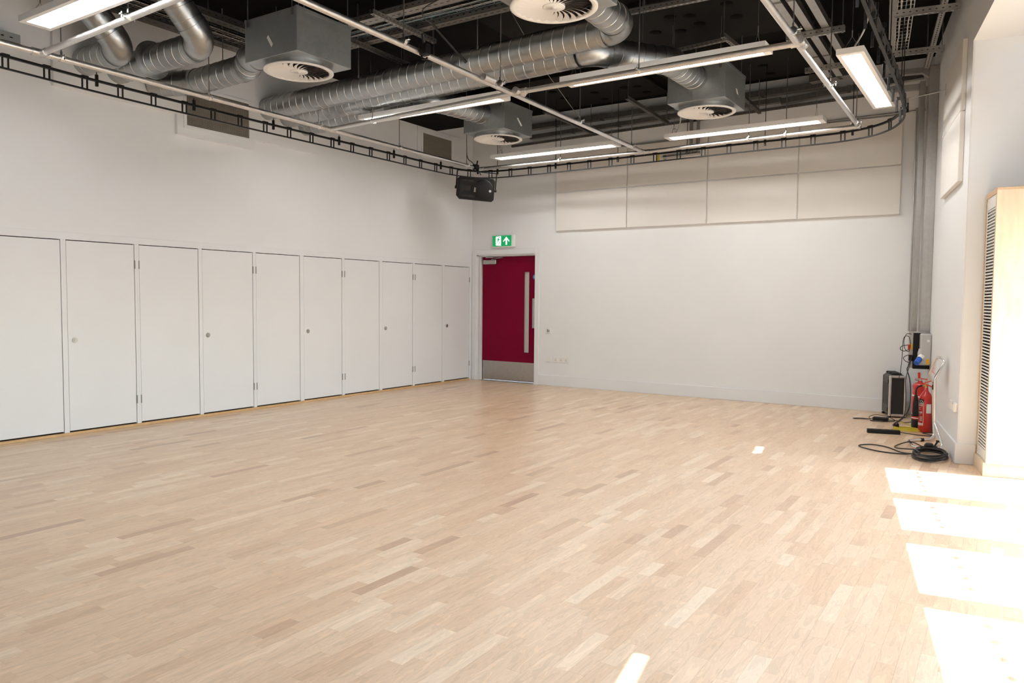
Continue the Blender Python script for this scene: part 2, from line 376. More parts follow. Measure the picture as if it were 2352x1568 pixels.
# --- cupboards
EDG = [(-7.285, -6.60), (-6.552, -5.872), (-5.825, -5.136), (-5.092, -4.411), (-4.368, -3.696), (-3.633, -2.968), (-2.92, -2.241), (-2.178, -1.513), (-1.463, -.798), (-.743, -.078)]
CL = ['fifth white built-in cupboard counting from the crimson door, doors run out of the picture', 'fourth white built-in cupboard counting from the crimson door', 'middle white built-in cupboard, third counting from the crimson door',
      'second white built-in cupboard counting from the crimson door', 'white built-in cupboard right beside the crimson door']
def hinge(yc, door):
    for z in (.28, 1.675):
        mb = MB(); mb.cyl((.006, yc, z-.042), (.006, yc, z+.042), .006, 10)
        for q in (-.014, .014, -.041, .041): mb.cyl((.006, yc, z+q-.001), (.006, yc, z+q+.001), .0067, 10)
        mb.box(.0005, yc-.007, z-.042, .0025, yc+.007, z+.042); mb.build('hinge', 'hinge_steel', door)
for i in range(5):
    (a0, a1), (b0, b1) = EDG[2*i], EDG[2*i+1]
    lo = -7.335 if i == 0 else (EDG[2*i-1][1]+a0)/2; hi = (b1+EDG[2*i+2][0])/2 if i < 4 else -.068
    t = thing('built_in_cupboard', CL[i], 'cupboard', (0, (lo+hi)/2, 0), 'row of built-in cupboards')
    mb = MB(); mb.box(-.55, lo, .0, -.53, hi, 1.95); mb.box(-.53, lo, 1.887, -.03, hi, 1.95); mb.box(-.53, lo, 0, -.03, hi, .02); mb.box(-.53, lo, .02, -.03, lo+.012, 1.885); mb.box(-.53, hi-.012, .02, -.03, hi, 1.885); mb.build('carcass', 'dark_gap', t)
    for (p0, p1) in ((lo, a0), (a1, b0), (b1, hi)):
        mb = MB(); mb.box(-.03, p0, .026, .003, p1, 1.885, .001); mb.build('post', 'joinery_white', t)
    for k, (d0, d1) in enumerate(((a0, a1), (b0, b1))):
        mb = MB(); g_ = .0045; mb.box(-.024, d0+g_, .040, -.001, d1-g_, 1.877, .0012); door = mb.build('door', 'joinery_white', t)
        if k == 1:
            mb = MB(); yy, zz = d0+.067, .92
            mb.cyl((0, yy, zz), (.006, yy, zz), .026, 24); mb.cyl((.006, yy, zz), (.009, yy, zz), .021, 24); mb.cyl((.009, yy, zz), (.013, yy, zz), .011, 16); lk = mb.build('lock_rose', 'brushed_steel', door)
            hinge(d1+.001, door)
        else: hinge(d0-.001, door)
mb = MB(); mb.box(-.03, -.068, 0, .004, 0, 1.885, .001); struct('trim_3', mb, 'joinery_white', 'white end post between the cupboards and the door frame')

# --- back wall, door
DX0, DX1, DZ = .135, 1.243, 2.075
mb = MB(); mb.box(-.25, 0, 0, DX0, .25, CEIL); mb.box(DX1, 0, 0, 7.2, .25, CEIL); mb.box(DX0, 0, DZ, DX1, .25, CEIL); mb.box(-.3, .26, 0, 1.6, .3, 2.4); wb = struct('wall_back', mb, 'wall_paint', 'warm white wall behind the crimson door')
# acoustic panels on the back wall
PX, PZ = [1.627, 2.827, 4.026, 5.226, 6.42], [2.411, 3.008, 3.605]
for j in range(2):
    for i in range(4):
        mb = MB(); g_ = .007; mb.box(PX[i]+g_, -.042, PZ[j]+g_, PX[i+1]-g_, -.001, PZ[j+1]-g_, .004); mb.build('acoustic_panel', 'panel_paint', wb)
mb = MB(); mb.box(PX[0], -.020, PZ[0], PX[4], -.0005, PZ[2]); mb.build('panel_batten', 'wall_paint', wb)
mb = MB(); mb.box(1.33, -.016, 0, 6.75, 0, .165, .003); struct('baseboard_back', mb, 'joinery_white', 'tall white skirting board along the back wall')
d1_ = thing('door_1', 'crimson door with narrow glazed slot and steel kick plate', 'door', (.69, .1, 0)); d1_['kind'] = 'structure'
mb = MB()
mb.box(.012, -.02, 0, .098, .0, 2.165, .003); mb.box(1.247, -.02, 0, 1.328, 0, 2.165, .003); mb.box(.098, -.02, 2.085, 1.247, 0, 2.165, .003); mb.build('architrave', 'joinery_white', d1_)
mb = MB(); mb.box(.098, -.004, 0, .135, .25, 2.085); mb.box(1.243, -.004, 0, 1.26, .25, 2.085); mb.box(.098, -.004, 2.068, 1.26, .25, 2.085); mb.box(.135, .045, 0, .147, .096, 2.068); mb.box(1.231, .045, 0, 1.243, .096, 2.068); mb.box(.135, .045, 2.056, 1.243, .096, 2.068); mb.build('door_lining', 'joinery_white', d1_)
mb = MB(); LF = .1
mb.box(.149, LF, .012, .973, LF+.044, 2.054); mb.box(1.081, LF, .012, 1.229, LF+.044, 2.054); mb.box(.973, LF, .012, 1.081, LF+.044, .487); mb.box(.973, LF, 1.804, 1.081, LF+.044, 2.054); leaf = mb.build('door_leaf', 'crimson_door', d1_)
mb = MB(); mb.box(.973, LF+.016, .487, 1.081, LF+.024, 1.804); mb.build('vision_panel', 'frosted_glass', leaf)
mb = MB()
for (a, b_, c, d) in ((.968, .980, .482, 1.809), (1.074, 1.086, .482, 1.809), (.980, 1.074, .482, .492), (.980, 1.074, 1.799, 1.809)): mb.box(a, LF-.008, c, b_, LF, d, .002)
mb.build('glazing_bead', 'crimson_door', leaf)
mb = MB(); mb.box(.158, LF-.002, .018, 1.222, LF, .327); mb.build('kick_plate', 'brushed_steel', leaf)
mb = MB(); mb.box(1.135, LF-.002, .893, 1.205, LF, 1.372); mb.build('push_plate', 'brushed_steel', leaf)
mb = MB(); mb.cyl((1.178, LF, 1.715), (1.178, LF-.002, 1.715), .042, 28); bs = mb.build('round_sign', 'blue_sign', leaf); bs['label'] = 'round blue mandatory sign'
mb = MB()
for k, wd in enumerate((.034, .046, .046, .03)): mb.box(1.178-wd/2, LF-.0026, 1.733-k*.012, 1.178+wd/2, LF-.002, 1.738-k*.012)
mb.build('sign_lines', 'label_white', leaf)
mb = MB(); mb.box(.185, .045, 1.932, .45, .1, 2.004, .006); mb.build('closer_body', 'brushed_steel', d1_)
mb = MB(); mb.bar((.36, .07, 2.012), (.59, .045, 2.037), .022, .006); mb.bar((.59, .045, 2.037), (.3, .03, 2.043), .018, .006); mb.cyl((.36, .07, 2.0), (.36, .07, 2.02), .012, 12); mb.box(.26, .02, 2.036, .40, .05, 2.052); mb.build('closer_arm', 'brushed_steel', d1_)

# --- right (window) wall, in its own skewed frame: local x=v, y=u
mb = MB(WM); mb.box(0, -3.1, 0, VFAC+.3, 0, CEIL); mb.box(0, 0, 3.5, .70, UEND, CEIL); mb.box(0, UEND, 0, VFAC+.3, 9.5, CEIL); wr = struct('wall_right', mb, 'wall_paint', 'white wall with the window bay')
mb = MB(WM); mb.box(.012, -.0005, .17, VFAC+.28, .0025, 3.4995); mb.box(.0, .0025, 3.4975, .70, UEND, 3.5); mb.build('bay_lining', 'reveal_white', wr)
for j, (z0, z1) in enumerate(((2.40, 3.0), (3.005, 3.61))):
    mb = MB(WM); mb.box(-.04, -1.50, z0, -.0005, -.29, z1, .004); mb.build('acoustic_panel', 'panel_paint', wr)
mb = MB(WM); mb.box(-.016, -3.0, 0, 0, 0, .172, .003); mb.box(-.016, 0, 0, .135, .016, .172, .003); struct('baseboard_right', mb, 'joinery_white', 'tall white skirting board turning round the wall end')
mb = MB(); mb.box(-.25, YR-.25, 0, 10, YR, CEIL); struct('wall_rear', mb, 'wall_paint', 'white wall behind the viewer')
# facade: glazed doors below, windows with blinds above
PANES = [(.45, 1.37), (1.55, 2.34), (2.62, 3.42), (3.60, 4.45), (4.73, 5.53), (5.71, 6.50), (6.78, 7.60)]
mb = MB(WM); prev = 0
for (a, b_) in PANES+[(UEND, UEND)]: mb.box(VFAC, prev, 0, VFAC+.09, a, 3.30); prev = b_
mb.box(VFAC, 0, 2.09, VFAC+.09, UEND, 2.36)
mb.box(VFAC, 0, 0, VFAC+.09, UEND, .05)
# made-up thin board above the windows, two slots cut to throw sun slivers
HB = (VFAC, VFAC+.012)
mb.box(HB[0], 0, 3.30, HB[1], UEND, 3.44); mb.box(HB[0], 0, 3.58, HB[1], UEND, CEIL)
prev = 0
for (a, b_, z0, z1) in ((.04, .385, 3.445, 3.55), (4.60, 5.05, 3.485, 3.57)):
    mb.box(HB[0], prev, 3.44, HB[1], a, 3.58); mb.box(HB[0], a, 3.44, HB[1], b_, z0); mb.box(HB[0], a, z1, HB[1], b_, 3.58); prev = b_
mb.box(HB[0], prev, 3.44, HB[1], UEND, 3.58)
struct('trim_4', mb, 'facade_frame', 'grey window framing of the bay, with an added slotted board above')
for k, (a, b_) in enumerate(PANES):
    w_ = thing('window_%d' % (k+1), 'tall glazed pane with two rows of dots', 'window', tuple(W((a+b_)/2, VFAC, .05))); w_['kind'] = 'structure'
    mb = MB(WM); mb.box(VFAC+.04, a, .05, VFAC+.046, b_, 2.09); mb.build('pane', 'window_glass', w_)
    mb = MB(WM); mb.box(VFAC+.04, a, 2.36, VFAC+.046, b_, 3.30); mb.build('pane', 'window_glass', w_)
    mb = MB(WM); n = int((b_-a)/.16)
    for zz in (1.68, 1.05):
        for i in range(n):
            yy = (a+b_)/2+(i-(n-1)/2)*.16; mb.cyl((VFAC+.036, yy, zz), (VFAC+.0395, yy, zz), .024, 14)
    tag(mb.build('manifestation_dots', 'label_white', w_), kind='stuff')
    # blind hangs inside the upper light; the sun slivers come through the added slotted board
    bl = thing('roller_blind', 'white roller blind lowered over an upper window of the bay', 'blind', tuple(W((a+b_)/2, VFAC-.04, 2.2)), 'roller blinds in the window bay')
    mb = MB(WM); mb.box(VFAC-.042, a-.08, 2.27, VFAC-.04, b_+.08, 3.30); mb.build('cloth', 'blind_fabric', bl)
    mb = MB(WM); mb.box(VFAC-.055, a-.08, 2.25, VFAC-.03, b_+.08, 2.27); mb.build('bottom_bar', 'facade_frame', bl)
    mb = MB(WM); mb.box(VFAC-.07, a-.08, 3.30, VFAC-.005, b_+.08, 3.38); mb.build('cassette', 'facade_frame', bl)
mb = MB(); mb.box(7.2, -40, -.3, 60, 30, -.1); struct('ground_outside', mb, 'ground_paving', 'paving outside the windows')

# --- plywood casing standing in the bay
pc = thing('plywood_casing', 'tall birch plywood casing with a white louvred grille, standing in the window bay', 'cabinet', tuple(W(.22, .4, 0)))
C0, C1, H1 = .135, .735, 2.235
mb = MB(WM); mb.box(C0+.001, .457, .105, C1, .475, H1-.018); mb.build('front_panel', 'plywood', pc)
mb = MB(WM); mb.box(C0, .02, H1-.018, C1, .475, H1, .001); mb.build('top_panel', 'ply_edge', pc)
mb = MB(WM); mb.box(C0, .02, .105, C0+.03, .034, H1-.018); mb.box(C0, .446, .105, C0+.03, .4565, H1-.018); mb.box(C0, .034, H1-.04, C0+.03, .452, H1-.018); mb.build('edge_frame', 'ply_edge', pc)
mb = MB(WM); mb.box(C0-.012, .02, 0, C1, .445, .105, .001); mb.build('plinth', 'plywood', pc)
mb = MB(WM); mb.box(C0+.03, .034, .105, C0+.05, .452, H1-.02); mb.build('inner_board', 'dark_gap', pc)
mb = MB(WM); G0, G1, GZ0, GZ1 = .07, .40, .19, 2.10
for (a, b_, c, d) in ((.036, G0, .108, H1-.042), (G1, .444, .108, H1-.042), (G0, G1, .108, GZ0), (G0, G1, GZ1, H1-.042)): mb.box(C0+.006, a, c, C0+.010, b_, d)
gf = mb.build('grille_frame', 'grille_white', pc)
NL = 76; base_me = None
for i in range(NL):
    z = GZ0+(GZ1-GZ0)*(i+.5)/NL
    mb = MB(WM); mb.bar(tuple((C0+.014, G0, z)), tuple((C0+.014, G1, z)), .016, .011, (.25, 0, 1)); mb.build('louvre', 'grille_white', gf)
mb = MB(WM)
for z in (.13, .5, 1.0, 1.5, 2.0, 2.18):
    for y in (.052, .425): mb.cyl((C0+.004, y, z), (C0+.006, y, z), .004, 8)
tag(mb.build('screws', 'hinge_steel', gf), kind='stuff')

# ================================================================== CEILING SERVICES
# --- aluminium lighting grid
ZG, RG = 3.30, .0242
gr = thing('lighting_grid', 'grid of round aluminium tubes hung on rods below the black ceiling', 'pipe grid', (3.6, -4.0, ZG))
GA, GB, GC = (.955, -7.17), (.90, -4.02), (.85, -.97); GD, GE, GF, GG = (3.63, -4.20), (3.47, -.93), (6.18, -4.23), (6.09, -1.07)
def g3(p, z=ZG): return Vector((p[0], p[1], z))
lines = [((.99, -9.4), GC), ((3.66, -9.4), GE), ((6.24, -9.4), GG), (GB, GD), (GD, GF), (GC, GE), (GE, GG), (GA, (3.63, -7.28)), ((3.63, -7.28), (6.22, -7.3))]
for a, b_ in lines:
    mb = MB(); mb.cyl(g3(a), g3(b_), RG, 20); mb.build('tube', 'aluminium_tube', gr)
def tee(p, dirs):
    mb = MB()
    for d in dirs:
        d = Vector((*d, 0)).normalized(); P = g3(p); mb.cyl(P-d*.02, P+d*.075, RG+.0055, 20); mb.cyl(P+d*.068, P+d*.078, RG+.008, 20)
    mb.build('tee_fitting', 'aluminium_tube', gr)
X_, Y_ = (1, 0), (0, 1); Xm, Ym = (-1, 0), (0, -1)
for p, ds in ((GA, (Y_, Ym, X_)), (GB, (Y_, Ym, X_)), (GC, (Ym, X_)), (GD, (Y_, Ym, X_, Xm)), (GE, (Ym, X_, Xm)), (GF, (Y_, Ym, Xm)), (GG, (Ym, Xm))): tee(p, ds)
mb = MB(); mb.cyl(g3((3.625, -4.62)), g3((3.627, -4.78)), RG+.006, 20); mb.build('coupling', 'aluminium_tube', gr)
ALONG = {}
def clamp(p, along, rod=True, ztop=CEIL):
    mb = MB(); P = g3(p); d = Vector((*along, 0)); sd_ = Vector((-d.y, d.x, 0))
    mb.cyl(P-d*.014, P+d*.014, RG+.004, 18)
    for k in (-1, 1):
        mb.bar(P+sd_*k*(RG+.004)+Vector((0, 0, .006)), P+sd_*k*(RG+.036)+Vector((0, 0, .006)), .024, .006); mb.cyl(P+sd_*k*(RG+.024)-Vector((0, 0, .018)), P+sd_*k*(RG+.024)+Vector((0, 0, .022)), .0045, 8)
    mb.cyl(P+Vector((0, 0, RG)), P+Vector((0, 0, RG+.03)), .010, 8); mb.build('pipe_clamp', 'seam_metal', gr)
    if rod:
        mb = MB(); mb.cyl(P+Vector((0, 0, RG+.02)), Vector((P.x, P.y, ztop)), .0048, 8); mb.build('hanger_rod', 'rod_metal', gr)
def on_seg(a, b_, t): return (a[0]+(b_[0]-a[0])*t, a[1]+(b_[1]-a[1])*t)
for p, al, zt in (((2.33, -7.24), X_, CEIL), ((.925, -5.62), Y_, CEIL), ((.90, -4.19), Y_, 3.475), ((.88, -2.80), Y_, CEIL), ((3.64, -5.84), Y_, CEIL), ((3.637, -4.53), Y_, CEIL), ((3.565, -2.88), Y_, CEIL), ((3.49, -1.36), Y_, 3.78),
                  ((2.22, -.945), X_, 3.96), ((4.86, -1.005), X_, CEIL), ((4.85, -4.218), X_, CEIL), ((6.185, -4.52), Y_, CEIL), ((6.14, -2.95), Y_, CEIL), ((6.10, -1.30), Y_, CEIL), ((.955, -7.02), Y_, CEIL), ((.86, -1.32), Y_, 3.96), ((1.62, -4.065), X_, 3.45), ((5.3, -1.03), X_, CEIL)):
    clamp(p, al, True, zt)

# --- black curtain track ladder running round the room
tk = thing('curtain_track', 'black twin-rail curtain track with short rungs curving round the room corners', 'curtain track', (3.5, -.9, 3.15))
ZU, ZL = 3.270, 3.172
base = [(.80, -9.6), (.74, -7.6), (.66, -6.6), (.62, -5.2), (.62, -4.0), (.62, -2.7), (.62, -1.75), (.66, -1.32), (.78, -1.02), (1.0, -.86), (1.35, -.815), (2.0, -.81), (3.4, -.86), (4.7, -.92), (5.55, -.935), (5.92, -.97), (6.22, -1.10), (6.44, -1.34), (6.58, -1.68), (6.65, -2.05), (6.69, -2.7), (6.71, -3.3), (6.745, -4.9), (6.80, -7.2), (6.85, -9.6)]
path = smooth_path([(x, y, 0) for x, y in base], 8)
for nm, zz, w_, h_ in (('upper_rail', ZU, .026, .020), ('lower_rail', ZL, .020, .014)):
    mb = MB(); vs = []
    for i, p in enumerate(path):
        d = (path[min(i+1, len(path)-1)]-path[max(i-1, 0)]).normalized(); sx = Vector((-d.y, d.x, 0))
        for (a, b_) in ((-1, -1), (1, -1), (1, 1), (-1, 1)): vs.append(p+sx*a*w_/2+Vector((0, 0, zz+b_*h_/2)))
    fs = [(i*4+k, i*4+(k+1) % 4, (i+1)*4+(k+1) % 4, (i+1)*4+k) for i in range(len(path)-1) for k in range(4)]
    mb.add(vs, fs); mb.build(nm, 'black_metal', tk)
cum = [0.]
for i in range(1, len(path)): cum.append(cum[-1]+(path[i]-path[i-1]).length)
def at_len(s_):
    for i in range(1, len(cum)):
        if cum[i] >= s_:
            t = (s_-cum[i-1])/(cum[i]-cum[i-1]); p = path[i-1].lerp(path[i], t); return p, (path[i]-path[i-1]).normalized()
    return path[-1], (path[-1]-path[-2]).normalized()
s_ = 1.6; kk = 0
while s_ < cum[-1]-1.0:
    p, d = at_len(s_); sx = Vector((-d.y, d.x, 0))
    mb = MB()
    for q in (-.022, .022): mb.bar(p+d*q+Vector((0, 0, ZL)), p+d*q+Vector((0, 0, ZU)), .010, .012, tuple(d))
    mb.bar(p-d*.03+Vector((0, 0, ZU+.014)), p+d*.03+Vector((0, 0, ZU+.014)), .030, .008); mb.build('rung', 'black_metal', tk)
    if kk % 3 == 1:
        q = at_len(s_+.11)[0]; o = sx*(.0 if True else .03)
        mb = MB(); mb.box(q.x-.012, q.y-.012, ZU-.05, q.x+.012, q.y+.012, ZU+.055, .003); mb.cyl((q.x, q.y, ZU+.05), (q.x, q.y, ZU+.075 if q.x < 1.0 else (CEIL if q.y < -2.3 or q.x > 1.8 else 3.96)), .004, 8); mb.build('hanger', 'black_metal', tk)
    s_ += .33; kk += 1
# flat punched brackets on the stretch beside the window wall
for i in range(9):
    y = -1.75-.42*i; p = None
    xx = 6.61+(.13/3.4)*(-y-1.75)
    mb = MB()
    for sgn, z0, z1 in ((-1, ZL-.02, ZU-.005), (1, ZU-.02, ZU+.075)): mb.box(xx+sgn*.026-.011, y-.004+sgn*.05, z0, xx+sgn*.026+.011, y+.004+sgn*.05, z1, .003); mb.cyl((xx+sgn*.026, y+sgn*.05-.010, (z0+z1)/2), (xx+sgn*.026, y+sgn*.05+.010, (z0+z1)/2), .008, 10)
    mb.box(xx-.03, y-.05, ZU+.012, xx+.03, y+.05, ZU+.02); mb.build('bracket', 'black_metal', tk)
mb = MB(); mb.cyl((6.62, -1.55, ZU+.15), (6.965, -1.55, ZU+.19), .005, 8); mb.cyl((6.62, -1.55, ZU+.02), (6.62, -1.55, ZU+.16), .008, 8); mb.box(6.955, -1.60, ZU+.13, 6.985, -1.50, ZU+.24); mb.build('wall_tie', 'zinc_strut', tk)

# --- suspended light fittings
def fitting(x0, y0, x1, y1, zb, label, H=.047, wtop=4.19):
    cx, cy = (x0+x1)/2, (y0+y1)/2; t = thing('light_fitting', label, 'light', (cx, cy, zb), 'suspended panel lights'); f = .032; b_ = .004
    mb = MB()
    for (a, c, d, e_) in ((x0, y0, x1, y0+f), (x0, y1-f, x1, y1), (x0, y0+f, x0+f*1.8, y1-f), (x1-f*1.8, y0+f, x1, y1-f)) if x1-x0 > y1-y0 else ((x0, y0, x0+f, y1), (x1-f, y0, x1, y1), (x0+f, y0, x1-f, y0+f*1.8), (x0+f, y1-f*1.8, x1-f, y1)):
        mb.box(a, c, zb, d, e_, zb+.014)
    mb.box(x0, y0, zb+.014, x1, y1, zb+H); mb.build('housing', 'lamp_white', t)
    mb = MB(); 
    if x1-x0 > y1-y0: mb.box(x0+f*1.8, y0+f, zb+.006, x1-f*1.8, y1-f, zb+.013)
    else: mb.box(x0+f, y0+f*1.8, zb+.006, x1-f, y1-f*1.8, zb+.013)
    mb.build('light_panel', 'lamp_glow', t)
    longx = x1-x0 > y1-y0
    ends = ((x0+.09, cy), (x1-.09, cy)) if longx else ((cx, y0+.09), (cx, y1-.09))
    for (ex, ey) in ends:
        mb = MB(); top = Vector((ex, ey, zb+H+(.11 if wtop > 3.5 else .04))); dx = Vector((0, .07, 0)) if longx else Vector((.07, 0, 0))
        for k in (-1, 1): mb.cyl(Vector((ex, ey, zb+H))+dx*k, top, .0016, 6)
        mb.cyl(top, top+Vector((0, 0, .05)), .005, 8); mb.cyl(top, (ex, ey, max(wtop, top.z+.03)), .0014, 6); mb.build('suspension_wire', 'rod_metal', t)
    ex, ey = ends[0]; loop = [(ex+.03*math.cos(a*.7), ey+.02, zb+H+.045+.035*math.sin(a*.7)) for a in range(10)]
    mb = MB(); mb.sweep(loop, .0022, 6); mb.build('cable_loop', 'cable_black', t)
    return t
L1 = fitting(1.375, -7.527, 3.27, -7.30, 3.36, 'panel light hung above the tube grid beside the two sloping ducts')
L3 = fitting(1.375, -4.04, 3.275, -3.815, 3.352, 'panel light hung just behind the cross tube, between the left tube and the middle tube', wtop=3.45)
L2 = fitting(4.02, -4.125, 5.880, -3.90, 3.352, 'panel light hung just behind the cross tube, near the middle-to-right tube junction', wtop=3.85)
L4 = fitting(1.29, -1.33, 3.232, -1.115, 3.36, 'panel light hung near the back wall on the loudspeaker side')
L5 = fitting(3.912, -1.345, 5.767, -1.128, 3.36, 'panel light hung near the back wall below the plenum box with two conduits behind')
L6 = fitting(6.30, -3.577, 6.51, -1.53, 3.36, 'panel light hung lengthwise beside the black track, near the window wall')
fitting(4.05, -7.527, 5.9, -7.30, 3.36, 'added panel light out of view over the foreground, hung next to the middle tube')  # unseen extra fitting continuing the row, added to brighten the foreground floor
fitting(6.32, -7.6, 6.53, -5.55, 3.36, 'added panel light out of view, hung lengthwise over the foreground beside the black track')  # another unseen fitting, put in for more light on the near floor
for t, pts in ((L6, [(6.42, -3.50, 3.42), (6.50, -3.48, 3.58), (6.53, -3.50, 3.8), (6.44, -3.62, 4.1), (6.38, -3.7, CEIL)]), (L5, [(4.02, -1.24, 3.42), (4.10, -1.28, 3.55), (4.20, -1.6, 3.72), (4.3, -1.95, 3.78)]), (L4, [(1.40, -1.22, 3.42), (1.45, -1.26, 3.52), (1.66, -1.42, 3.62), (1.72, -1.6, 3.74)])):
    mb = MB(); mb.sweep(smooth_path(pts, 6), .007, 8); mb.build('power_cord', 'cable_white', t)

# --- plenum boxes with swirl diffusers
vane_me = None
def plenum(x0, y0, x1, y1, zb, zt, label, sticker=None):
    global vane_me
    cx, cy = (x0+x1)/2, (y0+y1)/2; t = thing('plenum_box', label, 'air diffuser', (cx, cy, zb-.05), 'galvanised plenum boxes')
    mb = MB(); mb.box(x0, y0, zb, x1, y1, zt, .003); cs = mb.build('casing', 'galvanised_box', t)
    for (a, b_) in ((x0-.003, x0+.02), (x1-.02, x1+.003)):
        mb = MB(); mb.box(a, y0-.003, zt-.025, b_, y1+.003, zt+.003); mb.build('flange', 'galvanised_box', t)
    mb = MB(); mb.lathe((cx, cy, zb), [(.275, .0), (.275, -.045)], 40); mb.build('collar', 'galvanised', t)
    df = MB(); C = (cx, cy, zb-.05); df.lathe(C, [(.262, .012), (.262, .0), (.268, -.006), (.292, -.008), (.303, -.003), (.303, .006), (.275, .008)], 48); pl = df.build('swirl_plate', 'diffuser_white', t)
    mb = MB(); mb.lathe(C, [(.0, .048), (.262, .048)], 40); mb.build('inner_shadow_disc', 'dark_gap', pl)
    mb = MB(); mb.lathe(C, [(.078, .012), (.078, -.002), (.07, -.005), (.012, -.005), (.012, -.009), (0, -.009)], 28); mb.build('hub', 'diffuser_white', pl)
    if vane_me is None:
        mb = MB(); vs = []; n = 8
        for i in range(n):
            r = .074+(.264-.074)*i/(n-1); a = .32*((r-.074)/.19)**1.6; wd = r*2*math.pi/26*.40; er = Vector((math.cos(a), math.sin(a), 0)); et = Vector((-math.sin(a), math.cos(a), 0))
            tilt = math.radians(21)
            for k in (-1, 1): vs.append(er*r+et*(k*wd*math.cos(tilt))+Vector((0, 0, .002+k*wd*math.sin(tilt))))
        mb.add(vs, [(2*i, 2*i+1, 2*i+3, 2*i+2) for i in range(n-1)], True); o = mb.build('vane', 'diffuser_white'); vane_me = o.data; bpy.data.objects.remove(o)
    rx, ry, rz = ROOT[t.name]
    for i in range(26):
        o = bpy.data.objects.new('vane', vane_me); COL.objects.link(o); o.parent = pl; o.location = (C[0]-rx, C[1]-ry, C[2]-rz); o.rotation_euler = (0, 0, 2*math.pi*i/26)
    for (a, b_) in ((x0+.05, y0-.006), (x1-.05, y0-.006), (x0+.05, y1+.006), (x1-.05, y1+.006)):
        mb = MB(); mb.cyl((a, b_, zt-.06), (a, b_, CEIL), .0045, 8); mb.box(a-.012, min(b_, b_)-.004, zt-.07, a+.012, b_+.004, zt-.02); mb.build('hanger_rod', 'rod_metal', t)
    if sticker:
        mb = MB(); mb.add(sticker, [(0, 1, 2, 3)]); mb.build('sticker', 'label_white', t)
    return t
plenum(1.87, -5.92, 2.54, -5.30, 3.40, 3.765, 'large galvanised plenum box with round swirl diffuser, nearest the big wall grille', [(2.165, -5.9235, 3.565), (2.185, -5.9235, 3.585), (2.245, -5.9235, 3.50), (2.225, -5.9235, 3.475)])
plenum(1.82, -2.67, 2.43, -2.04, 3.40, 3.73, 'galvanised plenum box with swirl diffuser above the loudspeaker corner', [(2.4335, -2.40, 3.565), (2.4335, -2.375, 3.58), (2.4335, -2.28, 3.50), (2.4335, -2.31, 3.485)])
plenum(4.49, -2.68, 5.10, -2.0, 3.40, 3.76, 'galvanised plenum box with swirl diffuser above the end of the back wall panel light', [(5.1035, -2.35, 3.56), (5.1035, -2.29, 3.56), (5.1035, -2.25, 3.51), (5.1035, -2.31, 3.51)])
plenum(4.55, -6.02, 5.20, -5.38, 3.40, 3.76, 'galvanised plenum box with bright white swirl diffuser over the middle of the room')

# --- spiral ducts
RD = .125
def duct(label, pts, rad, extras=(), rods=(), name='spiral_duct', group='spiral air ducts', flanges=()):
    pts = [Vector(p) for p in pts]; t = thing(name, label, 'duct', tuple(pts[0]), group)
    n = len(pts); cut = []
    for i in range(n-1):
        a, b_ = pts[i], pts[i+1]; L = (b_-a).length; d = (b_-a)/L
        def trim(j):
            if j in (0, n-1): return 0
            ang = (pts[j-1]-pts[j]).angle(pts[j+1]-pts[j]); return min(rad/math.tan(ang/2), (pts[j-1]-pts[j]).length*.46, (pts[j+1]-pts[j]).length*.46)
        A, B = a+d*trim(i), b_-d*trim(i+1); cut.append((A, B))
        mb = MB(); mb.cyl(A, B, RD, 36, caps=False); sec = mb.build('duct_section', 'galvanised', t)
        LL = (B-A).length
        if LL > .25:
            x, y = mb.frame(d); pitch = .115; turns = (LL-.06)/pitch; N = int(turns*26); hp = []
            for k in range(N+1):
                th = 2*math.pi*k/26; hp.append(A+d*(.03+pitch*k/26)+x*math.cos(th)*(RD+.0005)+y*math.sin(th)*(RD+.0005))
            mb = MB(); mb.sweep(hp, .0026, 4); mb.build('spiral_seam', 'seam_metal', sec)
    for i in range(1, n-1):
        A, B = cut[i-1][1], cut[i][0]; r_eff = rad
        P = pts[i]; ap = arc(P, A+(A-P)*.001, B+(B-P)*.001, rad, 10)
        ang = (A-P).angle(B-P); k_ = (A-P).length*math.tan(ang/2); ap = arc(P, A+(A-P)*5, B+(B-P)*5, k_, 10)
        mb = MB(); mb.sweep(ap, RD+.002, 36, caps=False); el = mb.build('elbow', 'galvanised', t)
        for q, dd in ((A, (A-P).normalized()), (B, (B-P).normalized())):
            mb = MB(); mb.cyl(q-dd*.012, q+dd*.035, RD+.004, 36, caps=False); mb.cyl(q+dd*.030, q+dd*.036, RD+.0075, 36); mb.build('coupling_ring', 'galvanised', el)
    for (P, d, r) in flanges:
        mb = MB(); P = Vector(P); d = Vector(d).normalized(); mb.cyl(P-d*.006, P+d*.006, r, 40); mb.cyl(P-d*.03, P+d*.03, RD+.006, 36); mb.build('flange', 'galvanised', t)
    for (x, y, z) in rods:
        mb = MB(); mb.cyl((x, y, z+RD*.55), (x, y, CEIL), .0048, 8); mb.cyl((x, y, z+RD*.5), (x, y, z+RD*.5+.03), .010, 8); mb.build('hanger_rod', 'rod_metal', t)
        mb = MB(); mb.cyl((x-.012, y+(.0 if True else 0), z), (x+.012, y, z), RD+.003, 36, caps=False); 
    return t
Xd = (1, -.045, 0)
duct('long spiral duct crossing from the left wall to the mid-room diffuser, uppermost of parallel ducts', [(.0, -4.20, 3.60), (4.80, -4.42, 3.615), (4.84, -5.38, 3.60)], .19, rods=((1.75, -4.41, 3.6), (3.35, -4.49, 3.6)))
duct('spiral duct running just below the long duct, then bending away to a plenum box', [(.0, -3.90, 3.57), (4.36, -4.155, 3.57), (4.80, -3.42, 3.60), (4.79, -2.685, 3.625)], .21, rods=((2.55, -4.15, 3.57), (4.64, -3.68, 3.6)), flanges=(((.36, -3.92, 3.57), Xd, .17),))
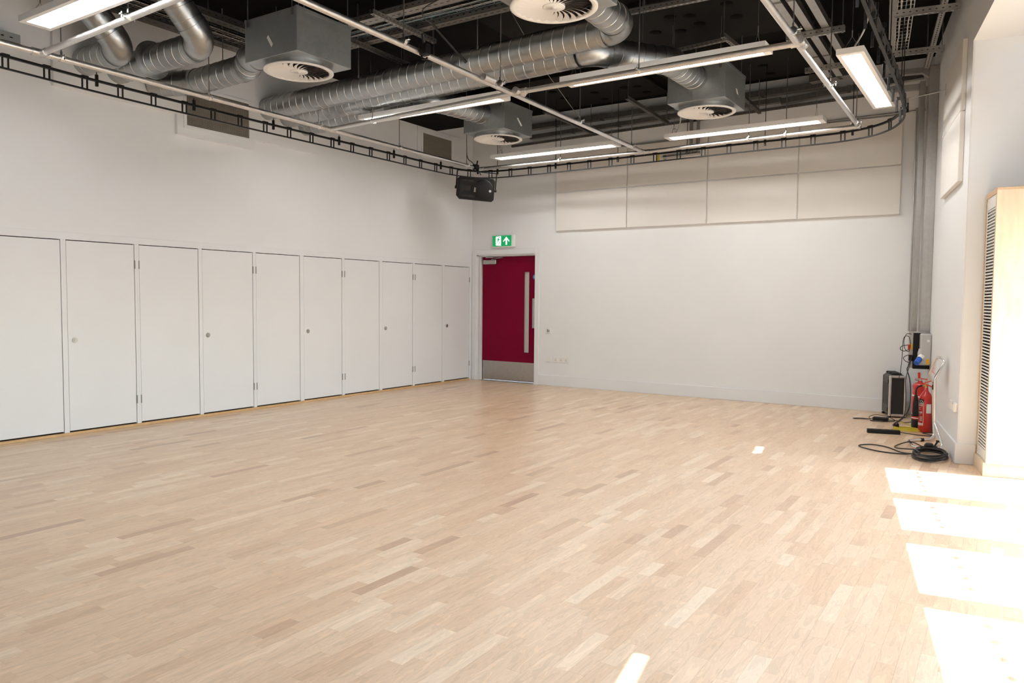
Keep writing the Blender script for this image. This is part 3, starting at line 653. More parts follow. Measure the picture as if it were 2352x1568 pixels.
duct('lowest of the parallel spiral ducts, turning to the plenum box over the loudspeaker corner', [(.0, -3.61, 3.52), (2.10, -3.70, 3.56), (2.11, -2.675, 3.61)], .17, rods=((1.2, -3.66, 3.55),))
duct('spiral duct beside the panel light that elbows up steeply close to the left wall', [(.0, -6.35, 3.59), (.72, -6.36, 3.59), (.74, -7.06, CEIL)], .15)
duct('spiral duct with a wide round flange that elbows up steeply beside the plenum box', [(.0, -6.03, 3.59), (1.50, -6.06, 3.59), (1.52, -6.72, CEIL)], .16, rods=((1.25, -6.05, 3.6),), flanges=(((.67, -6.045, 3.59), (1, -.02, 0), .175),))
duct('short kinked spiral duct feeding the side of the large plenum box', [(.0, -5.66, 3.55), (.36, -5.40, 3.58), (1.22, -5.40, 3.60), (1.52, -5.58, 3.60), (1.87, -5.58, 3.60)], .16, rods=((.84, -5.40, 3.6),))

# --- cable trays, basket and strut channels
def slotted(name, label, cat, A, B, w, h, mt, group=None, openup=True, slot=.05, rods=(), rodw=None):
    A = Vector(A); B = Vector(B); t = thing(name, label, cat, tuple((A+B)/2), group); mb = MB(); mb.channel(A, B, w, h, .0035, openup); mb.build('channel', mt, t)
    d = (B-A); L = d.length; d.normalize(); x = d.cross(Vector((0, 0, 1))).normalized(); mb = MB(); n = int(L/slot)
    zs = -h/2-.0002 if openup else -h/2
    for i in range(n):
        P = A+d*slot*(i+.5); mb.bar(P+Vector((0, 0, zs))-d*slot*.28, P+Vector((0, 0, zs))+d*slot*.24, min(w*.22, .010), .0008)
        for k in (-1, 1): mb.bar(P+x*k*(w/2+.0002)-d*slot*.16, P+x*k*(w/2+.0002)+d*slot*.16, .0008, h*.14)
    tag(mb.build('slots', 'dark_gap', t), kind='stuff')
    for f in rods:
        P = A.lerp(B, f); mb = MB(); mb.cyl(P-Vector((0, 0, h/2+.012)), Vector((P.x, P.y, CEIL)), .0048, 8); mb.cyl(P-Vector((0, 0, h/2+.01)), P-Vector((0, 0, h/2)), .010, 6); mb.build('hanger_rod', 'rod_metal', t)
    return t
SG = 'strut channels under the ceiling'
slotted('strut_channel', 'slotted steel strut hung near the back wall, beside the middle aluminium tube, loudspeaker side', 'strut', (2.41, -1.72, 3.80), (2.36, -.27, 3.80), .041, .041, 'dark_strut', SG, rods=(.03, .97))
slotted('strut_channel', 'slotted steel strut hung near the back wall, carrying the end rod of the middle tube', 'strut', (3.60, -1.77, 3.80), (3.53, -.27, 3.80), .041, .041, 'dark_strut', SG, rods=(.03, .97))
slotted('strut_channel', 'slotted steel strut emerging behind the plenum box with a bright conduit pair', 'strut', (4.84, -1.70, 3.80), (4.76, -.21, 3.80), .041, .041, 'dark_strut', SG, rods=(.97,))
slotted('strut_channel', 'short strut crossing a strut rail above the panel light in mid room', 'strut', (5.21, -3.13, 3.85), (5.24, -2.45, 3.85), .041, .041, 'zinc_strut', SG, rods=(.04,))
slotted('strut_channel', 'thin strut rail above the bend of the second duct', 'strut', (4.66, -2.99, 3.83), (5.24, -3.06, 3.83), .041, .03, 'zinc_strut', SG, rods=(.03,))
slotted('strut_channel', 'long slotted strut crossing high above the right end of the long duct', 'strut', (4.30, -4.08, 3.87), (6.9, -3.95, 3.87), .041, .041, 'zinc_strut', SG, rods=(.2, .7))
slotted('strut_channel', 'short slotted strut carrying the trays beside the middle tube', 'strut', (2.79, -5.30, 3.86), (2.77, -4.40, 3.86), .041, .041, 'zinc_strut', SG, rods=(.04, .96))
slotted('strut_channel', 'dark strut carrying the trays behind the large plenum box', 'strut', (2.10, -5.1, 3.86), (2.06, -3.98, 3.86), .041, .041, 'dark_strut', SG, rods=(.3, .9))
slotted('strut_channel', 'short strut over the lowest duct near the left panel light', 'strut', (1.57, -3.54, 3.72), (1.55, -3.08, 3.72), .041, .035, 'zinc_strut', SG, rods=(.1, .9))
slotted('strut_channel', 'strut crossing under the three trunkings, nearer the long duct', 'strut', (5.68, -2.67, 3.87), (6.20, -2.66, 3.87), .041, .055, 'zinc_strut', SG, rods=(.05, .96))
slotted('strut_channel', 'strut crossing under the three trunkings, close to the back wall', 'strut', (5.60, -1.50, 3.87), (6.13, -1.53, 3.87), .041, .055, 'zinc_strut', SG, rods=(.1,))
slotted('strut_channel', 'strut under the wire basket by the window wall, farther from the back wall', 'strut', (6.62, -2.79, 3.87), (7.12, -2.70, 3.87), .041, .055, 'zinc_strut', SG, rods=(.7, .93))
slotted('strut_channel', 'strut under the wire basket by the window wall, close to the back wall', 'strut', (6.46, -1.62, 3.87), (6.93, -1.56, 3.87), .041, .055, 'zinc_strut', SG, rods=(.68, .95))
slotted('strut_channel', 'short slotted strut fixed between the duct and the plenum box at the left wall', 'strut', (1.30, -5.14, 3.74), (1.72, -5.15, 3.74), .041, .06, 'zinc_strut', SG, rods=(.1, .9))
def tray(label, A, B, w, h, mt, name='cable_tray', cat='cable tray'):
    return slotted(name, label, cat, A, B, w, h, mt, 'cable trays under the ceiling', True, .07)
tray('flat steel channel tray crossing the room behind the middle tube, closest to the long duct', (1.33, -4.62, 3.93), (5.62, -4.62, 3.93), .10, .06, 'zinc_strut')
tray('perforated steel cable tray crossing the room, farthest of three from the long duct', (1.33, -5.0, 3.95), (5.62, -4.97, 3.95), .12, .05, 'zinc_strut')
tray('dark cable tray running along the left wall above the kinked duct', (.72, -6.5, 3.95), (.72, -4.2, 3.95), .16, .05, 'dark_strut')
tray('dark steel channel running along the left wall, farther from the wall', (1.22, -8.2, 3.97), (1.22, -4.2, 3.97), .12, .06, 'dark_strut')
tray('slotted angle tray fixed high on the left wall beyond the panel light', (.06, -8.6, 3.62), (.06, -6.95, 3.62), .10, .08, 'zinc_strut')
def basket(label, A, B, w, h, ncable, cols):
    A = Vector(A); B = Vector(B); t = thing('wire_basket', label, 'cable basket', tuple((A+B)/2), 'wire basket trays'); d = (B-A); L = d.length; d.normalize(); x = d.cross(Vector((0, 0, 1))).normalized(); z = Vector((0, 0, 1))
    mb = MB()
    for k in range(5): mb.bar(A+x*(k/4-.5)*w, B+x*(k/4-.5)*w, .004, .004)
    for k in (-1, 1):
        for q in (.5, 1): mb.bar(A+x*k*w/2+z*h*q, B+x*k*w/2+z*h*q, .004, .004)
    i = 0.
    while i < L:
        P = A+d*i; mb.bar(P-x*w/2-z*.003, P+x*w/2-z*.003, .006, .006)
        for k in (-1, 1): mb.bar(P+x*k*w/2, P+x*k*w/2+z*h, .004, .004, tuple(x))
        i += .10
    tag(mb.build('wires', 'seam_metal', t), kind='stuff')
    for c in range(ncable):
        mb = MB(); off = (c+.5)/ncable-.5; pts = [A.lerp(B, q/10)+x*(off*w*.85+.006*math.sin(q*2.1+c*3))+z*(.010+.004*math.sin(q*1.7+c)) for q in range(11)]
        mb.sweep(pts, .0055, 6); mb.build('cable', cols[c % len(cols)], t)
basket('wire basket with pale blue cables crossing the room between two steel trays', (1.33, -4.82, 3.92), (5.62, -4.80, 3.92), .14, .05, 5, ['cable_blue', 'cable_white', 'cable_black'])
basket('wire basket with dark cables running along the left wall', (.98, -8.2, 3.93), (.98, -4.2, 3.93), .20, .05, 5, ['cable_black', 'cable_white', 'cable_black'])
basket('ladder-like wire basket beside the window wall', (6.80, -3.4, 3.93), (6.505, -1.30, 3.93), .13, .05, 3, ['cable_white', 'cable_black'])
def trunk(label, A, B, w, h, mt='zinc_strut', group='steel trunking runs', clips=True):
    A = Vector(A); B = Vector(B); t = thing('trunking', label, 'trunking', tuple((A+B)/2), group); mb = MB(); mb.bar(A, B, w, h); mb.build('body', mt, t)
    d = (B-A).normalized(); L = (B-A).length; zz = Vector((0, 0, 1)) if abs(d.z) < .9 else Vector((0, -1, 0)); mb = MB(); mb.bar(A-zz*(h/2+.001), B-zz*(h/2+.001), w+.006, .002, tuple(zz)); mb.build('lid', 'zinc_strut', t)
    for i in range(1, max(2, int(L/.75))):
        P = A+d*L*i/max(2, int(L/.75)); mb = MB(); mb.bar(P-d*.02, P+d*.02, w+.010, h+.008); mb.build('joint_strap', mt, t)
for k, xx in enumerate((5.75, 5.86, 6.0)):
    trunk(('first', 'second', 'third')[k]+' of three side-by-side steel trunkings above the right-hand tube, counting from the ducts', (xx+.09, -5.2, 3.935), (xx, -1.0, 3.935), .062, .07, 'dark_strut')
trunk('upper steel trunking fixed along the back wall above the acoustic panels', (.9, -.12, 4.03), (5.55, -.12, 4.06), .09, .075, 'dark_strut')
trunk('lower steel trunking fixed along the back wall above the acoustic panels', (1.2, -.10, 3.885), (5.0, -.10, 3.95), .07, .06, 'dark_strut')
trunk('short raised end of the back wall trunking under the three trunkings', (5.40, -.30, 4.10), (6.10, -.40, 4.10), .12, .09, 'dark_strut')
trunk('dark trunking along the back wall between the three trunkings and the wall corner', (5.0, -.09, 3.93), (6.62, -.09, 4.02), .06, .07, 'dark_strut')
trunk('steel trunking beside the wire basket near the window wall', (6.69, -3.4, 3.97), (6.40, -1.1, 3.97), .055, .06, 'zinc_strut')
slotted('perforated_strip', 'pale perforated steel strip between the wire basket and the window wall', 'strut', (7.05, -3.0, 3.955), (6.70, -.65, 3.955), .055, .02, 'zinc_strut', None, slot=.06)
slotted('back_wall_rail', 'slotted dark rail fixed to the back wall just below the trunkings', 'rail', (.8, -.03, 3.80), (6.3, -.03, 3.89), .04, .03, 'dark_strut', None, rods=())
mb = MB(); mb.cyl((1.9, -.02, 3.605), (6.65, -.02, 3.63), .010, 10); tag(mb.build('conduit', 'zinc_strut', origin=(4.2, -.02, 3.6)), 'thin horizontal steel conduit across the back wall above the acoustic panels', 'conduit')
# vertical trunking pair in the corner
vt = thing('corner_trunking', 'tall galvanised cable trunking running down the corner to the power enclosure', 'trunking', tuple(W(-2.45, -.06, 1.02)))
mb = MB(WM); mb.box(-.10, -2.55, 1.02, -.001, -2.36, 3.98, .002); mb.build('wide_trunking', 'zinc_strut', vt)
mb = MB(WM); mb.box(-.097, -2.36, 1.02, -.052, -2.356, 3.98); mb.box(-.047, -2.36, 1.02, -.003, -2.356, 3.98); mb.build('lid', 'zinc_strut', vt)
mb = MB(WM); mb.box(-.165, -2.80, 1.02, -.11, -2.62, 3.88); mb.build('narrow_trunking', 'zinc_strut', vt)
mb = MB(WM); mb.cyl((-.185, -2.70, 1.02), (-.185, -2.70, 3.6), .010, 10); mb.build('conduit', 'zinc_strut', vt)
for (v0, z0, uu) in ((-.42, 3.95, -2.46), (-.47, 3.83, -2.68)):
    mb = MB(WM); mb.bar((v0, uu, z0), (-.16, uu, z0), .07, .06); mb.bar((-.17, uu, z0+.012), (-.06, uu, z0-.075), .07, .06); mb.build('elbow', 'zinc_strut', vt)
# conduits behind the plenum box
cp = thing('conduit_pair', 'pair of steel conduits dropping down the back wall behind a plenum box', 'conduit', (3.85, -.03, 3.36))
for xx in (3.80, 3.90):
    mb = MB(); mb.cyl((xx, -.080, 3.38), (xx, -.080, 3.90), .022, 14); mb.cyl((xx, -.080, 3.83), (xx, -.080, 3.86), .030, 14); mb.build('drop_conduit', 'zinc_strut', cp)
mb = MB(); mb.cyl((3.42, -.080, 3.37), (3.93, -.080, 3.385), .022, 14); mb.cyl((3.40, -.080, 3.37), (3.43, -.080, 3.37), .034, 14); mb.build('cross_conduit', 'zinc_strut', cp)
mb = MB(); mb.box(3.30, -.058, 3.325, 3.325, -.044, 3.43); mb.build('yellow_marker', 'cable_yellow', cp)
# hanging pole and safety wire by the middle tube
hp = thing('boom_arm', 'black boom arm with hook clamp fixed to the middle tube, pointing at the long duct', 'stand arm', (3.63, -5.55, ZG))
mb = MB(); mb.cyl((3.33, -5.12, 3.70), (3.43, -4.78, 3.46), .011, 12); mb.cyl((3.43, -4.78, 3.46), (3.432, -4.773, 3.455), .013, 12); mb.build('arm', 'black_metal', hp)
mb = MB(); mb.sweep(smooth_path([(3.33, -5.12, 3.70), (3.30, -5.2, 3.74), (3.34, -5.25, 3.79), (3.48, -5.2, 3.86)], 6), .005, 8); mb.build('cable', 'cable_black', hp)
mb = MB(); mb.box(3.60, -5.62, ZG-.04, 3.68, -5.56, ZG+.05, .008); mb.cyl((3.64, -5.60, ZG+.04), (3.66, -5.64, ZG+.11), .014, 10); mb.sweep([(3.64+.035*math.cos(a*.5), -5.59, ZG-.035+.035*math.sin(a*.5)) for a in range(5, 12)], .008, 8); mb.build('hook_clamp', 'black_metal', hp)
sw = thing('safety_wire', 'thin diagonal safety wire with two looped ends by the long duct', 'wire', (3.52, -2.78, 3.33))
mb = MB(); mb.cyl((3.44, -4.2, 4.2), (3.45, -3.62, 3.82), .003, 6); mb.cyl((3.455, -3.50, 3.74), (3.53, -2.78, 3.33), .003, 6); mb.build('wire', 'rod_metal', sw)
for c in ((3.45, -3.60, 3.80), (3.455, -3.50, 3.745)):
    mb = MB(); mb.sweep([Vector(c)+Vector((.0, .022*math.cos(a), .03*math.sin(a))) for a in [i*math.pi/6 for i in range(12)]], .005, 8, closed=True); mb.build('loop', 'cable_black', sw)

# ================================================================== OBJECTS IN THE ROOM
# --- loudspeaker hung from the grid corner
SC = Vector((.955, -1.22, 2.965)); yaw_s = math.radians(34); tilt_s = math.radians(-5); rl = math.radians(5)
SX = Matrix.Translation(SC) @ Matrix.Rotation(yaw_s, 4, 'Z') @ Matrix.Rotation(math.radians(8), 4, 'X') @ Matrix.Rotation(rl, 4, 'Y')
sp_ = thing('loudspeaker', 'black loudspeaker hung sideways in a yoke below the corner of the tube grid', 'speaker', tuple(SC))
# front faces local -y; width along x
w2, h2 = .275, .165
mb = MB(SX); out = []
prof = [(-w2, -h2+.05), (-w2+.05, -h2), (w2-.03, -h2), (w2, -h2+.03), (w2, h2-.03), (w2-.03, h2), (-w2+.05, h2), (-w2, h2-.04)]
def ring(sx, sz, y): return [(x*sx, y, z*sz) for x, z in prof]
rings = [ring(.97, .96, -.13), ring(1, 1, -.115), ring(1, 1, .02), ring(.80, .72, .15), ring(.72, .62, .16)]
vs = [v for r in rings for v in r]; n8 = 8
fs = [(i*8+k, (i+1)*8+k, (i+1)*8+(k+1) % 8, i*8+(k+1) % 8) for i in range(4) for k in range(8)]+[tuple(range(8)), tuple(range(39, 31, -1))]
mb.add(vs, fs); mb.build('cabinet', 'black_plastic', sp_)
mb = MB(SX); hx, hz = -.115, 0.   # horn: stepped square funnel
def rect(cx, cz, a, b_, y): return [(cx-a, y, cz-b_), (cx+a, y, cz-b_), (cx+a, y, cz+b_), (cx-a, y, cz+b_)]
rs = [rect(hx, hz, .125, .135, -.132), rect(hx, hz, .118, .128, -.142), rect(hx, hz, .10, .085, -.142), rect(hx, hz, .045, .04, -.132)]
vs = [v for r in rs for v in r]; mb.add(vs, [(i*4+k, i*4+(k+1) % 4, (i+1)*4+(k+1) % 4, (i+1)*4+k) for i in range(3) for k in range(4)]+[(12, 13, 14, 15)]); mb.build('horn', 'black_plastic', sp_)
mb = MB(SX); mb.box(hx-.045, -.1335, -.038, hx+.045, -.1325, .038); mb.build('horn_throat', 'dark_gap', sp_)
for (a, b_) in ((-.095, -.01), (.0, .085)):
    for zc in (-.109, .109):
        mb = MB(SX); mb.add([(hx+a, -.1425, zc-.012), (hx+b_, -.1425, zc-.012), (hx+b_+(.01 if a < 0 else -.01), -.1425, zc+.012), (hx+a+.012, -.1425, zc+.012)], [(0, 1, 2, 3)]); mb.build('port', 'dark_gap', sp_)
mb = MB(SX); cxs = .115
for (r, y) in ((.140, -.131), (.140, -.137), (.132, -.142), (.06, -.146), (0, -.147)): pass
pr = [(.142, -.131), (.142, -.138), (.133, -.1425), (.06, -.146), (0., -.147)]; vs = []; nn = 36
for (r, y) in pr:
    for i in range(nn): a = 2*math.pi*i/nn; vs.append((cxs+r*math.cos(a), y, r*math.sin(a)))
mb.add(vs, [(j*nn+i, (j+1)*nn+i, (j+1)*nn+(i+1) % nn, j*nn+(i+1) % nn) for j in range(4) for i in range(nn)], True); mb.build('woofer_grille', 'black_metal', sp_)
mb = MB(SX); mb.cyl((.215, -.143, -.012), (.215, -.148, -.012), .018, 20); mb.build('badge', 'badge', sp_)
mb = MB(SX); mb.box(-.018, -.147, -.045, -.008, -.1455, .02); mb.box(-.002, -.147, -.045, .006, -.1455, .02); mb.build('name_strip', 'hinge_steel', sp_)
mb = MB(SX)
for k in (-1, 1): mb.bar((k*(w2+.012), -.03, -.02), (k*(w2+.012), -.03, .245), .026, .018, (1, 0, 0))
mb.bar((-w2-.02, -.03, .245), (w2+.02, -.03, .245), .026, .014); mb.build('yoke', 'black_metal', sp_)
for k in (-1, 1):
    mb = MB(SX); mb.cyl((k*(w2), -.03, .0), (k*(w2+.03), -.03, .0), .022, 14); mb.build('knob', 'black_plastic', sp_)
mb = MB(); mb.cyl((.95, -1.16, 3.20), (.875, -1.10, 3.30), .016, 12); mb.box(.835, -1.15, 3.262, .905, -1.06, 3.342, .008); mb.cyl((.88, -1.10, 3.33), (.89, -1.09, 3.40), .010, 8); mb.build('hook_clamp', 'black_metal', sp_)
mb = MB(); mb.sweep(smooth_path([(.83, -1.28, 3.94), (.83, -1.28, 3.6), (.84, -1.27, 3.42), (.87, -1.2, 3.36), (.90, -1.12, 3.30), (.96, -1.1, 3.18)], 6), .006, 8); mb.build('cable', 'cable_black', sp_)

# --- exit sign
ex = thing('exit_sign', 'green and white lit exit sign with running figure and arrow, above the crimson door', 'sign', (.65, 0, 2.20))
mb = MB(); mb.box(.44, -.052, 2.197, .868, 0, 2.40, .006); mb.build('housing', 'lamp_white', ex)
mb = MB(); mb.box(.452, -.054, 2.213, .82, -.050, 2.387); mb.build('green_face', 'sign_green', ex)
def sg(poly, nm='pictogram', y=-.0548, mt='sign_white'):
    mb = MB(); n = len(poly); mb.add([(x, y, z) for x, z in poly], [tuple(range(n))]); return mb.build(nm, mt, ex)
sg([(.515, 2.232), (.618, 2.222), (.618, 2.378), (.515, 2.370)], 'doorway')
fx, fz, k_ = .560, 2.30, .001
def fig(pts): return [(fx+x*k_, fz+z*k_) for x, z in pts]
hd = [(fx+.021+.011*math.cos(a*.52), fz+.058+.012*math.sin(a*.52)) for a in range(12)]
sg(hd, 'running_figure', -.0555, 'sign_green')
for pl in ([(-4,44),(16,44),(20,20),(10,-2),(-8,2),(-6,22)], [(-6,42),(-26,22),(-40,24),(-40,17),(-24,14),(-4,30)], [(14,42),(30,22),(44,28),(46,21),(30,12),(14,26)],
           [(-8,4),(6,-2),(-14,-22),(-30,-46),(-46,-50),(-46,-42),(-34,-38),(-20,-14)], [(2,4),(12,-2),(28,-22),(22,-56),(10,-58),(16,-24)]):
    sg(fig(pl), 'running_figure', -.0555, 'sign_green')
ax = .722
sg([(ax, 2.365), (ax+.058, 2.300), (ax+.058, 2.280), (ax+.016, 2.318), (ax-.016, 2.318), (ax-.058, 2.280), (ax-.058, 2.300)], 'arrow')
sg([(ax-.014, 2.33), (ax-.014, 2.235), (ax+.014, 2.235), (ax+.014, 2.33)], 'arrow')

# --- switches and sockets on the back wall
def plate(name, label, x0, x1, z0, z1, mt='socket_white', n=0):
    t = thing(name, label, 'socket' if 'switch' not in name else 'switch', ((x0+x1)/2, 0, z0), 'wall plates beside the door' )
    mb = MB(); mb.box(x0, -.009, z0, x1, 0, z1, .003); pl = mb.build('plate', mt, t); return t, pl
t, _ = plate('light_switch', 'small white two-gang switch plate on the wall right of the door', 1.452, 1.545, .82, .91)
for k, xx in enumerate((1.487, 1.510)):
    mb = MB(); mb.box(xx-.006, -.014, .84+.006*k, xx+.006, -.009, .892-.012*k, .001); mb.build('rocker', 'dark_strut', t)
t, _ = plate('spur_outlet', 'square white spur outlet with pink tint, first of three low outlets from the door', 1.462, 1.548, .372, .458)
mb = MB(); mb.box(1.482, -.0115, .40, 1.528, -.009, .43, .001); mb.build('rocker', 'label_white', t)
for (x0, x1, lb, cs) in ((1.592, 1.684, 'single white socket outlet, middle of three low outlets beside the door', (1.638,)), (1.70, 1.862, 'double white socket outlet, last of three low outlets from the door', (1.738, 1.824))):
    t, _ = plate('socket_outlet', lb, x0, x1, .375, .463)
    for c in cs:
        for (dx, dz, a, b_) in ((0, .018, .003, .005), (-.011, 0, .005, .003), (.011, 0, .005, .003)):
            mb = MB(); mb.box(c+dx-a, -.0095, .405+dz-b_, c+dx+a, -.009, .405+dz+b_); mb.build('pin_slot', 'dark_gap', t)
        mb = MB(); mb.box(c-.006, -.012, .438, c+.006, -.009, .452, .001); mb.build('rocker', 'label_white', t)
# two socket plates on the window wall end
for k, (u0, u1) in enumerate(((-.36, -.24), (-.17, -.05))):
    t = thing('wall_socket', ('white surface socket on the wall end, farther from the window bay', 'white surface socket on the wall end, next to the window bay')[k], 'socket', tuple(W((u0+u1)/2, 0, .43)), 'surface sockets on the wall end')
    mb = MB(WM); mb.box(-.028, u0, .425, 0, u1, .50, .004); mb.build('box', 'socket_white', t)
    mb = MB(WM); mb.box(-.033, u0+.006, .43, -.028, u1-.006, .495, .002); mb.build('face_plate', 'label_white', t)

# --- flight case standing in the corner
FX, FY = 6.425, -.40
fc = thing('rack_case', 'dark grey rack case with bright metal edge and open black front, standing on end', 'case', (6.4, -.2, 0))
CX = Matrix.Translation((6.42, -.44, 0)) @ Matrix.Rotation(math.radians(18), 4, 'Z')      # local y runs back
mb = MB(CX); mb.box(-.005, .03, .012, .185, .40, .50, .028); sh = mb.build('shell', 'case_plastic', fc)
for zc in (.1, .2, .3, .4)[:0]: pass
for yy in (.10, .19, .28):
    mb = MB(CX); mb.box(-.0065, yy, .14, -.004, yy+.028, .40, .001); mb.build('recess_slot', 'dark_gap', sh)
for zz in (.09, .42):
    mb = MB(CX); mb.cyl((-.010, .06, zz), (-.003, .06, zz), .022, 16); mb.build('corner_boss', 'black_plastic', sh)
mb = MB(CX)
for (a, b_, c, d) in ((-.004, .022, .015, .495), (.158, .184, .015, .495), (.022, .158, .015, .042), (.022, .158, .468, .495)): mb.box(a, 0, c, b_, .034, d, .006)
mb.build('metal_edge', 'aluminium_tube', fc)
mb = MB(CX); mb.box(.022, .012, .042, .158, .02, .468); mb.build('open_front', 'dark_gap', fc)
mb = MB(CX)
for i in range(9):
    for zz in (.03, .481): mb.cyl((.028+.0155*i, -.0008, zz), (.028+.0155*i, .001, zz), .0032, 8)
mb = mb.build('rivet_row', 'dark_strut', fc); mb['kind'] = 'stuff'
for (y0, y1) in ((.06, .14), (.19, .29), (.33, .39)):
    mb = MB(CX); mb.box(.03, y0, .495, .14, y1, .522, .008); mb.build('top_lug', 'black_plastic', fc)
for (x0, y0) in ((.0, .02), (.15, .02), (.0, .36), (.15, .36)):
    mb = MB(CX); mb.box(x0, y0, 0, x0+.03, y0+.05, .02, .003); mb.build('foot', 'black_plastic', fc)

# --- fire extinguishers
def wrap_text(body, size, C, R, a_mid, z0, name, mt, parent):
    vs, fs = text_mesh(body, size); xs = [v.x for v in vs]; wd = max(xs); mb = MB()
    out = []
    for v in vs:
        a = a_mid+(v.x-wd/2)/R; out.append((C[0]+R*math.cos(a), C[1]+R*math.sin(a), z0+v.y))
    mb.add(out, fs); return mb.build(name, mt, parent)
def patch(C, R, a0, a1, z0, z1, name, mt, parent, n=14):
    mb = MB(); mb.lathe((C[0], C[1], 0), [(R, z0), (R, z1)], n, True, a0, a1); return mb.build(name, mt, parent)
D2R = math.pi/180
E1 = (6.866, -1.32); r1 = .064
e1 = thing('fire_extinguisher', 'glossy red carbon dioxide fire extinguisher with black discharge horn and black CO2 band', 'extinguisher', (*E1, 0), 'fire extinguishers by the corner')
mb = MB(); mb.lathe((*E1, 0), [(0, 0), (r1-.006, 0), (r1, .008), (r1, .345), (r1-.004, .372), (r1-.018, .402), (r1-.036, .425), (.022, .437), (.020, .468), (0, .468)], 36); mb.build('cylinder', 'red_gloss', e1)
aF = -112*D2R
patch(E1, r1+.0006, aF-68*D2R, aF+12*D2R, .305, .349, 'black_band', 'black_plastic', e1)
patch(E1, r1+.0006, aF-68*D2R, aF-66*D2R, .075, .305, 'label_border', 'label_white', e1); patch(E1, r1+.0006, aF+9*D2R, aF+12*D2R, .075, .305, 'label_border', 'label_white', e1)
patch(E1, r1+.0006, aF-66*D2R, aF+9*D2R, .299, .305, 'label_border', 'label_white', e1); patch(E1, r1+.0006, aF-66*D2R, aF+9*D2R, .075, .098, 'label_band', 'label_white', e1)
wrap_text('CO', .040, E1, r1+.0012, aF-26*D2R, .312, 'lettering', 'label_white', e1); wrap_text('2', .024, E1, r1+.0012, aF+6*D2R, .310, 'lettering', 'label_white', e1)
wrap_text('COMMANDER', .020, E1, r1+.0012, aF-28*D2R, .080, 'lettering', 'red_trim', e1)
for z, a, b_ in ((.286, -50, 4), (.276, -48, 2), (.258, -40, -12), (.247, -40, -22), (.236, -40, -16), (.214, -45, -2), (.205, -45, 2), (.196, -45, -8), (.180, -45, -14)):
    patch(E1, r1+.0008, aF+a*D2R, aF+b_*D2R, z, z+.0045, 'print_line', 'label_white', e1, 6)
patch(E1, r1+.0008, aF-22*D2R, aF-20.5*D2R, .125, .165, 'print_line', 'label_white', e1, 2); patch(E1, r1+.0008, aF-2*D2R, aF-.5*D2R, .125, .165, 'print_line', 'label_white', e1, 2); patch(E1, r1+.0008, aF-22*D2R, aF-.5*D2R, .163, .166, 'print_line', 'label_white', e1, 4); patch(E1, r1+.0008, aF-22*D2R, aF-.5*D2R, .124, .127, 'print_line', 'label_white', e1, 4)
patch(E1, r1+.0008, aF-13*D2R, aF-9*D2R, .134, .157, 'print_line', 'label_white', e1, 2)
patch(E1, r1+.0006, aF+34*D2R, aF+80*D2R, .205, .30, 'service_label', 'label_white', e1)
patch(E1, r1+.0008, aF+38*D2R, aF+44*D2R, .283, .293, 'service_mark', 'orange_tie', e1, 4)
mb = MB(); mb.cyl((*E1, .468), (*E1, .502), .018, 14); mb.cyl((E1[0], E1[1], .485), (E1[0]-.035, E1[1]-.01, .485), .010, 10); mb.build('valve', 'brass', e1)
mb = MB(); mb.bar((E1[0]-.02, E1[1], .505), (E1[0]+.075, E1[1]-.03, .475), .022, .010); mb.build('lower_handle', 'red_trim', e1)
mb = MB(); mb.bar((E1[0]-.015, E1[1], .515), (E1[0]+.06, E1[1]-.02, .548), .022, .010); mb.build('squeeze_lever', 'red_trim', e1)
mb = MB(); mb.sweep(smooth_path([(E1[0]-.02, E1[1]-.02, .50), (E1[0]-.012, E1[1]-.025, .53), (E1[0]+.004, E1[1]-.02, .565), (E1[0]+.02, E1[1]-.02, .50), (E1[0]-.03, E1[1]-.02, .52)], 5), .002, 6); mb.build('tamper_tag', 'orange_tie', e1)
hx_, hy_ = E1[0]-.088, E1[1]-.045
mb = MB(); mb.sweep(smooth_path([(E1[0]-.035, E1[1]-.01, .485), (E1[0]-.065, E1[1]-.02, .478), (hx_, hy_, .445), (hx_, hy_, .38)], 6), .008, 10); mb.build('hose', 'black_plastic', e1)
mb = MB(); mb.lathe((hx_, hy_, 0), [(0, .385), (.016, .385), (.018, .37), (.027, .30), (.031, .17), (.031, .165), (.026, .165), (.02, .3)], 20); mb.build('discharge_horn', 'black_plastic', e1)
E2 = (6.785, -1.05); r2 = .072
e2 = thing('fire_extinguisher', 'red fire extinguisher with black foot partly hidden behind the carbon dioxide one', 'extinguisher', (*E2, 0), 'fire extinguishers by the corner')
mb = MB(); mb.lathe((*E2, 0), [(r2-.002, .09), (r2, .10), (r2, .455), (r2-.006, .475), (r2-.03, .49), (.025, .495), (.02, .51), (0, .51)], 32); mb.build('cylinder', 'red_gloss', e2)
mb = MB(); mb.lathe((*E2, 0), [(0, 0), (r2-.004, 0), (r2, .006), (r2, .092), (r2-.004, .1)], 32); mb.build('foot_ring', 'black_plastic', e2)
patch(E2, r2+.0006, -175*D2R, -128*D2R, .15, .36, 'label', 'label_white', e2); patch(E2, r2+.001, -172*D2R, -131*D2R, .16, .345, 'label_field', 'red_trim', e2); patch(E2, r2+.0006, -125*D2R, -60*D2R, .335, .35, 'label', 'label_white', e2); patch(E2, r2+.0006, -175*D2R, -60*D2R, .105, .115, 'label', 'label_white', e2)
mb = MB(); mb.cyl((*E2, .505), (*E2, .535), .018, 14); mb.cyl((E2[0], E2[1], .52), (E2[0]-.045, E2[1]-.02, .525), .013, 12); mb.build('valve', 'brushed_steel', e2)
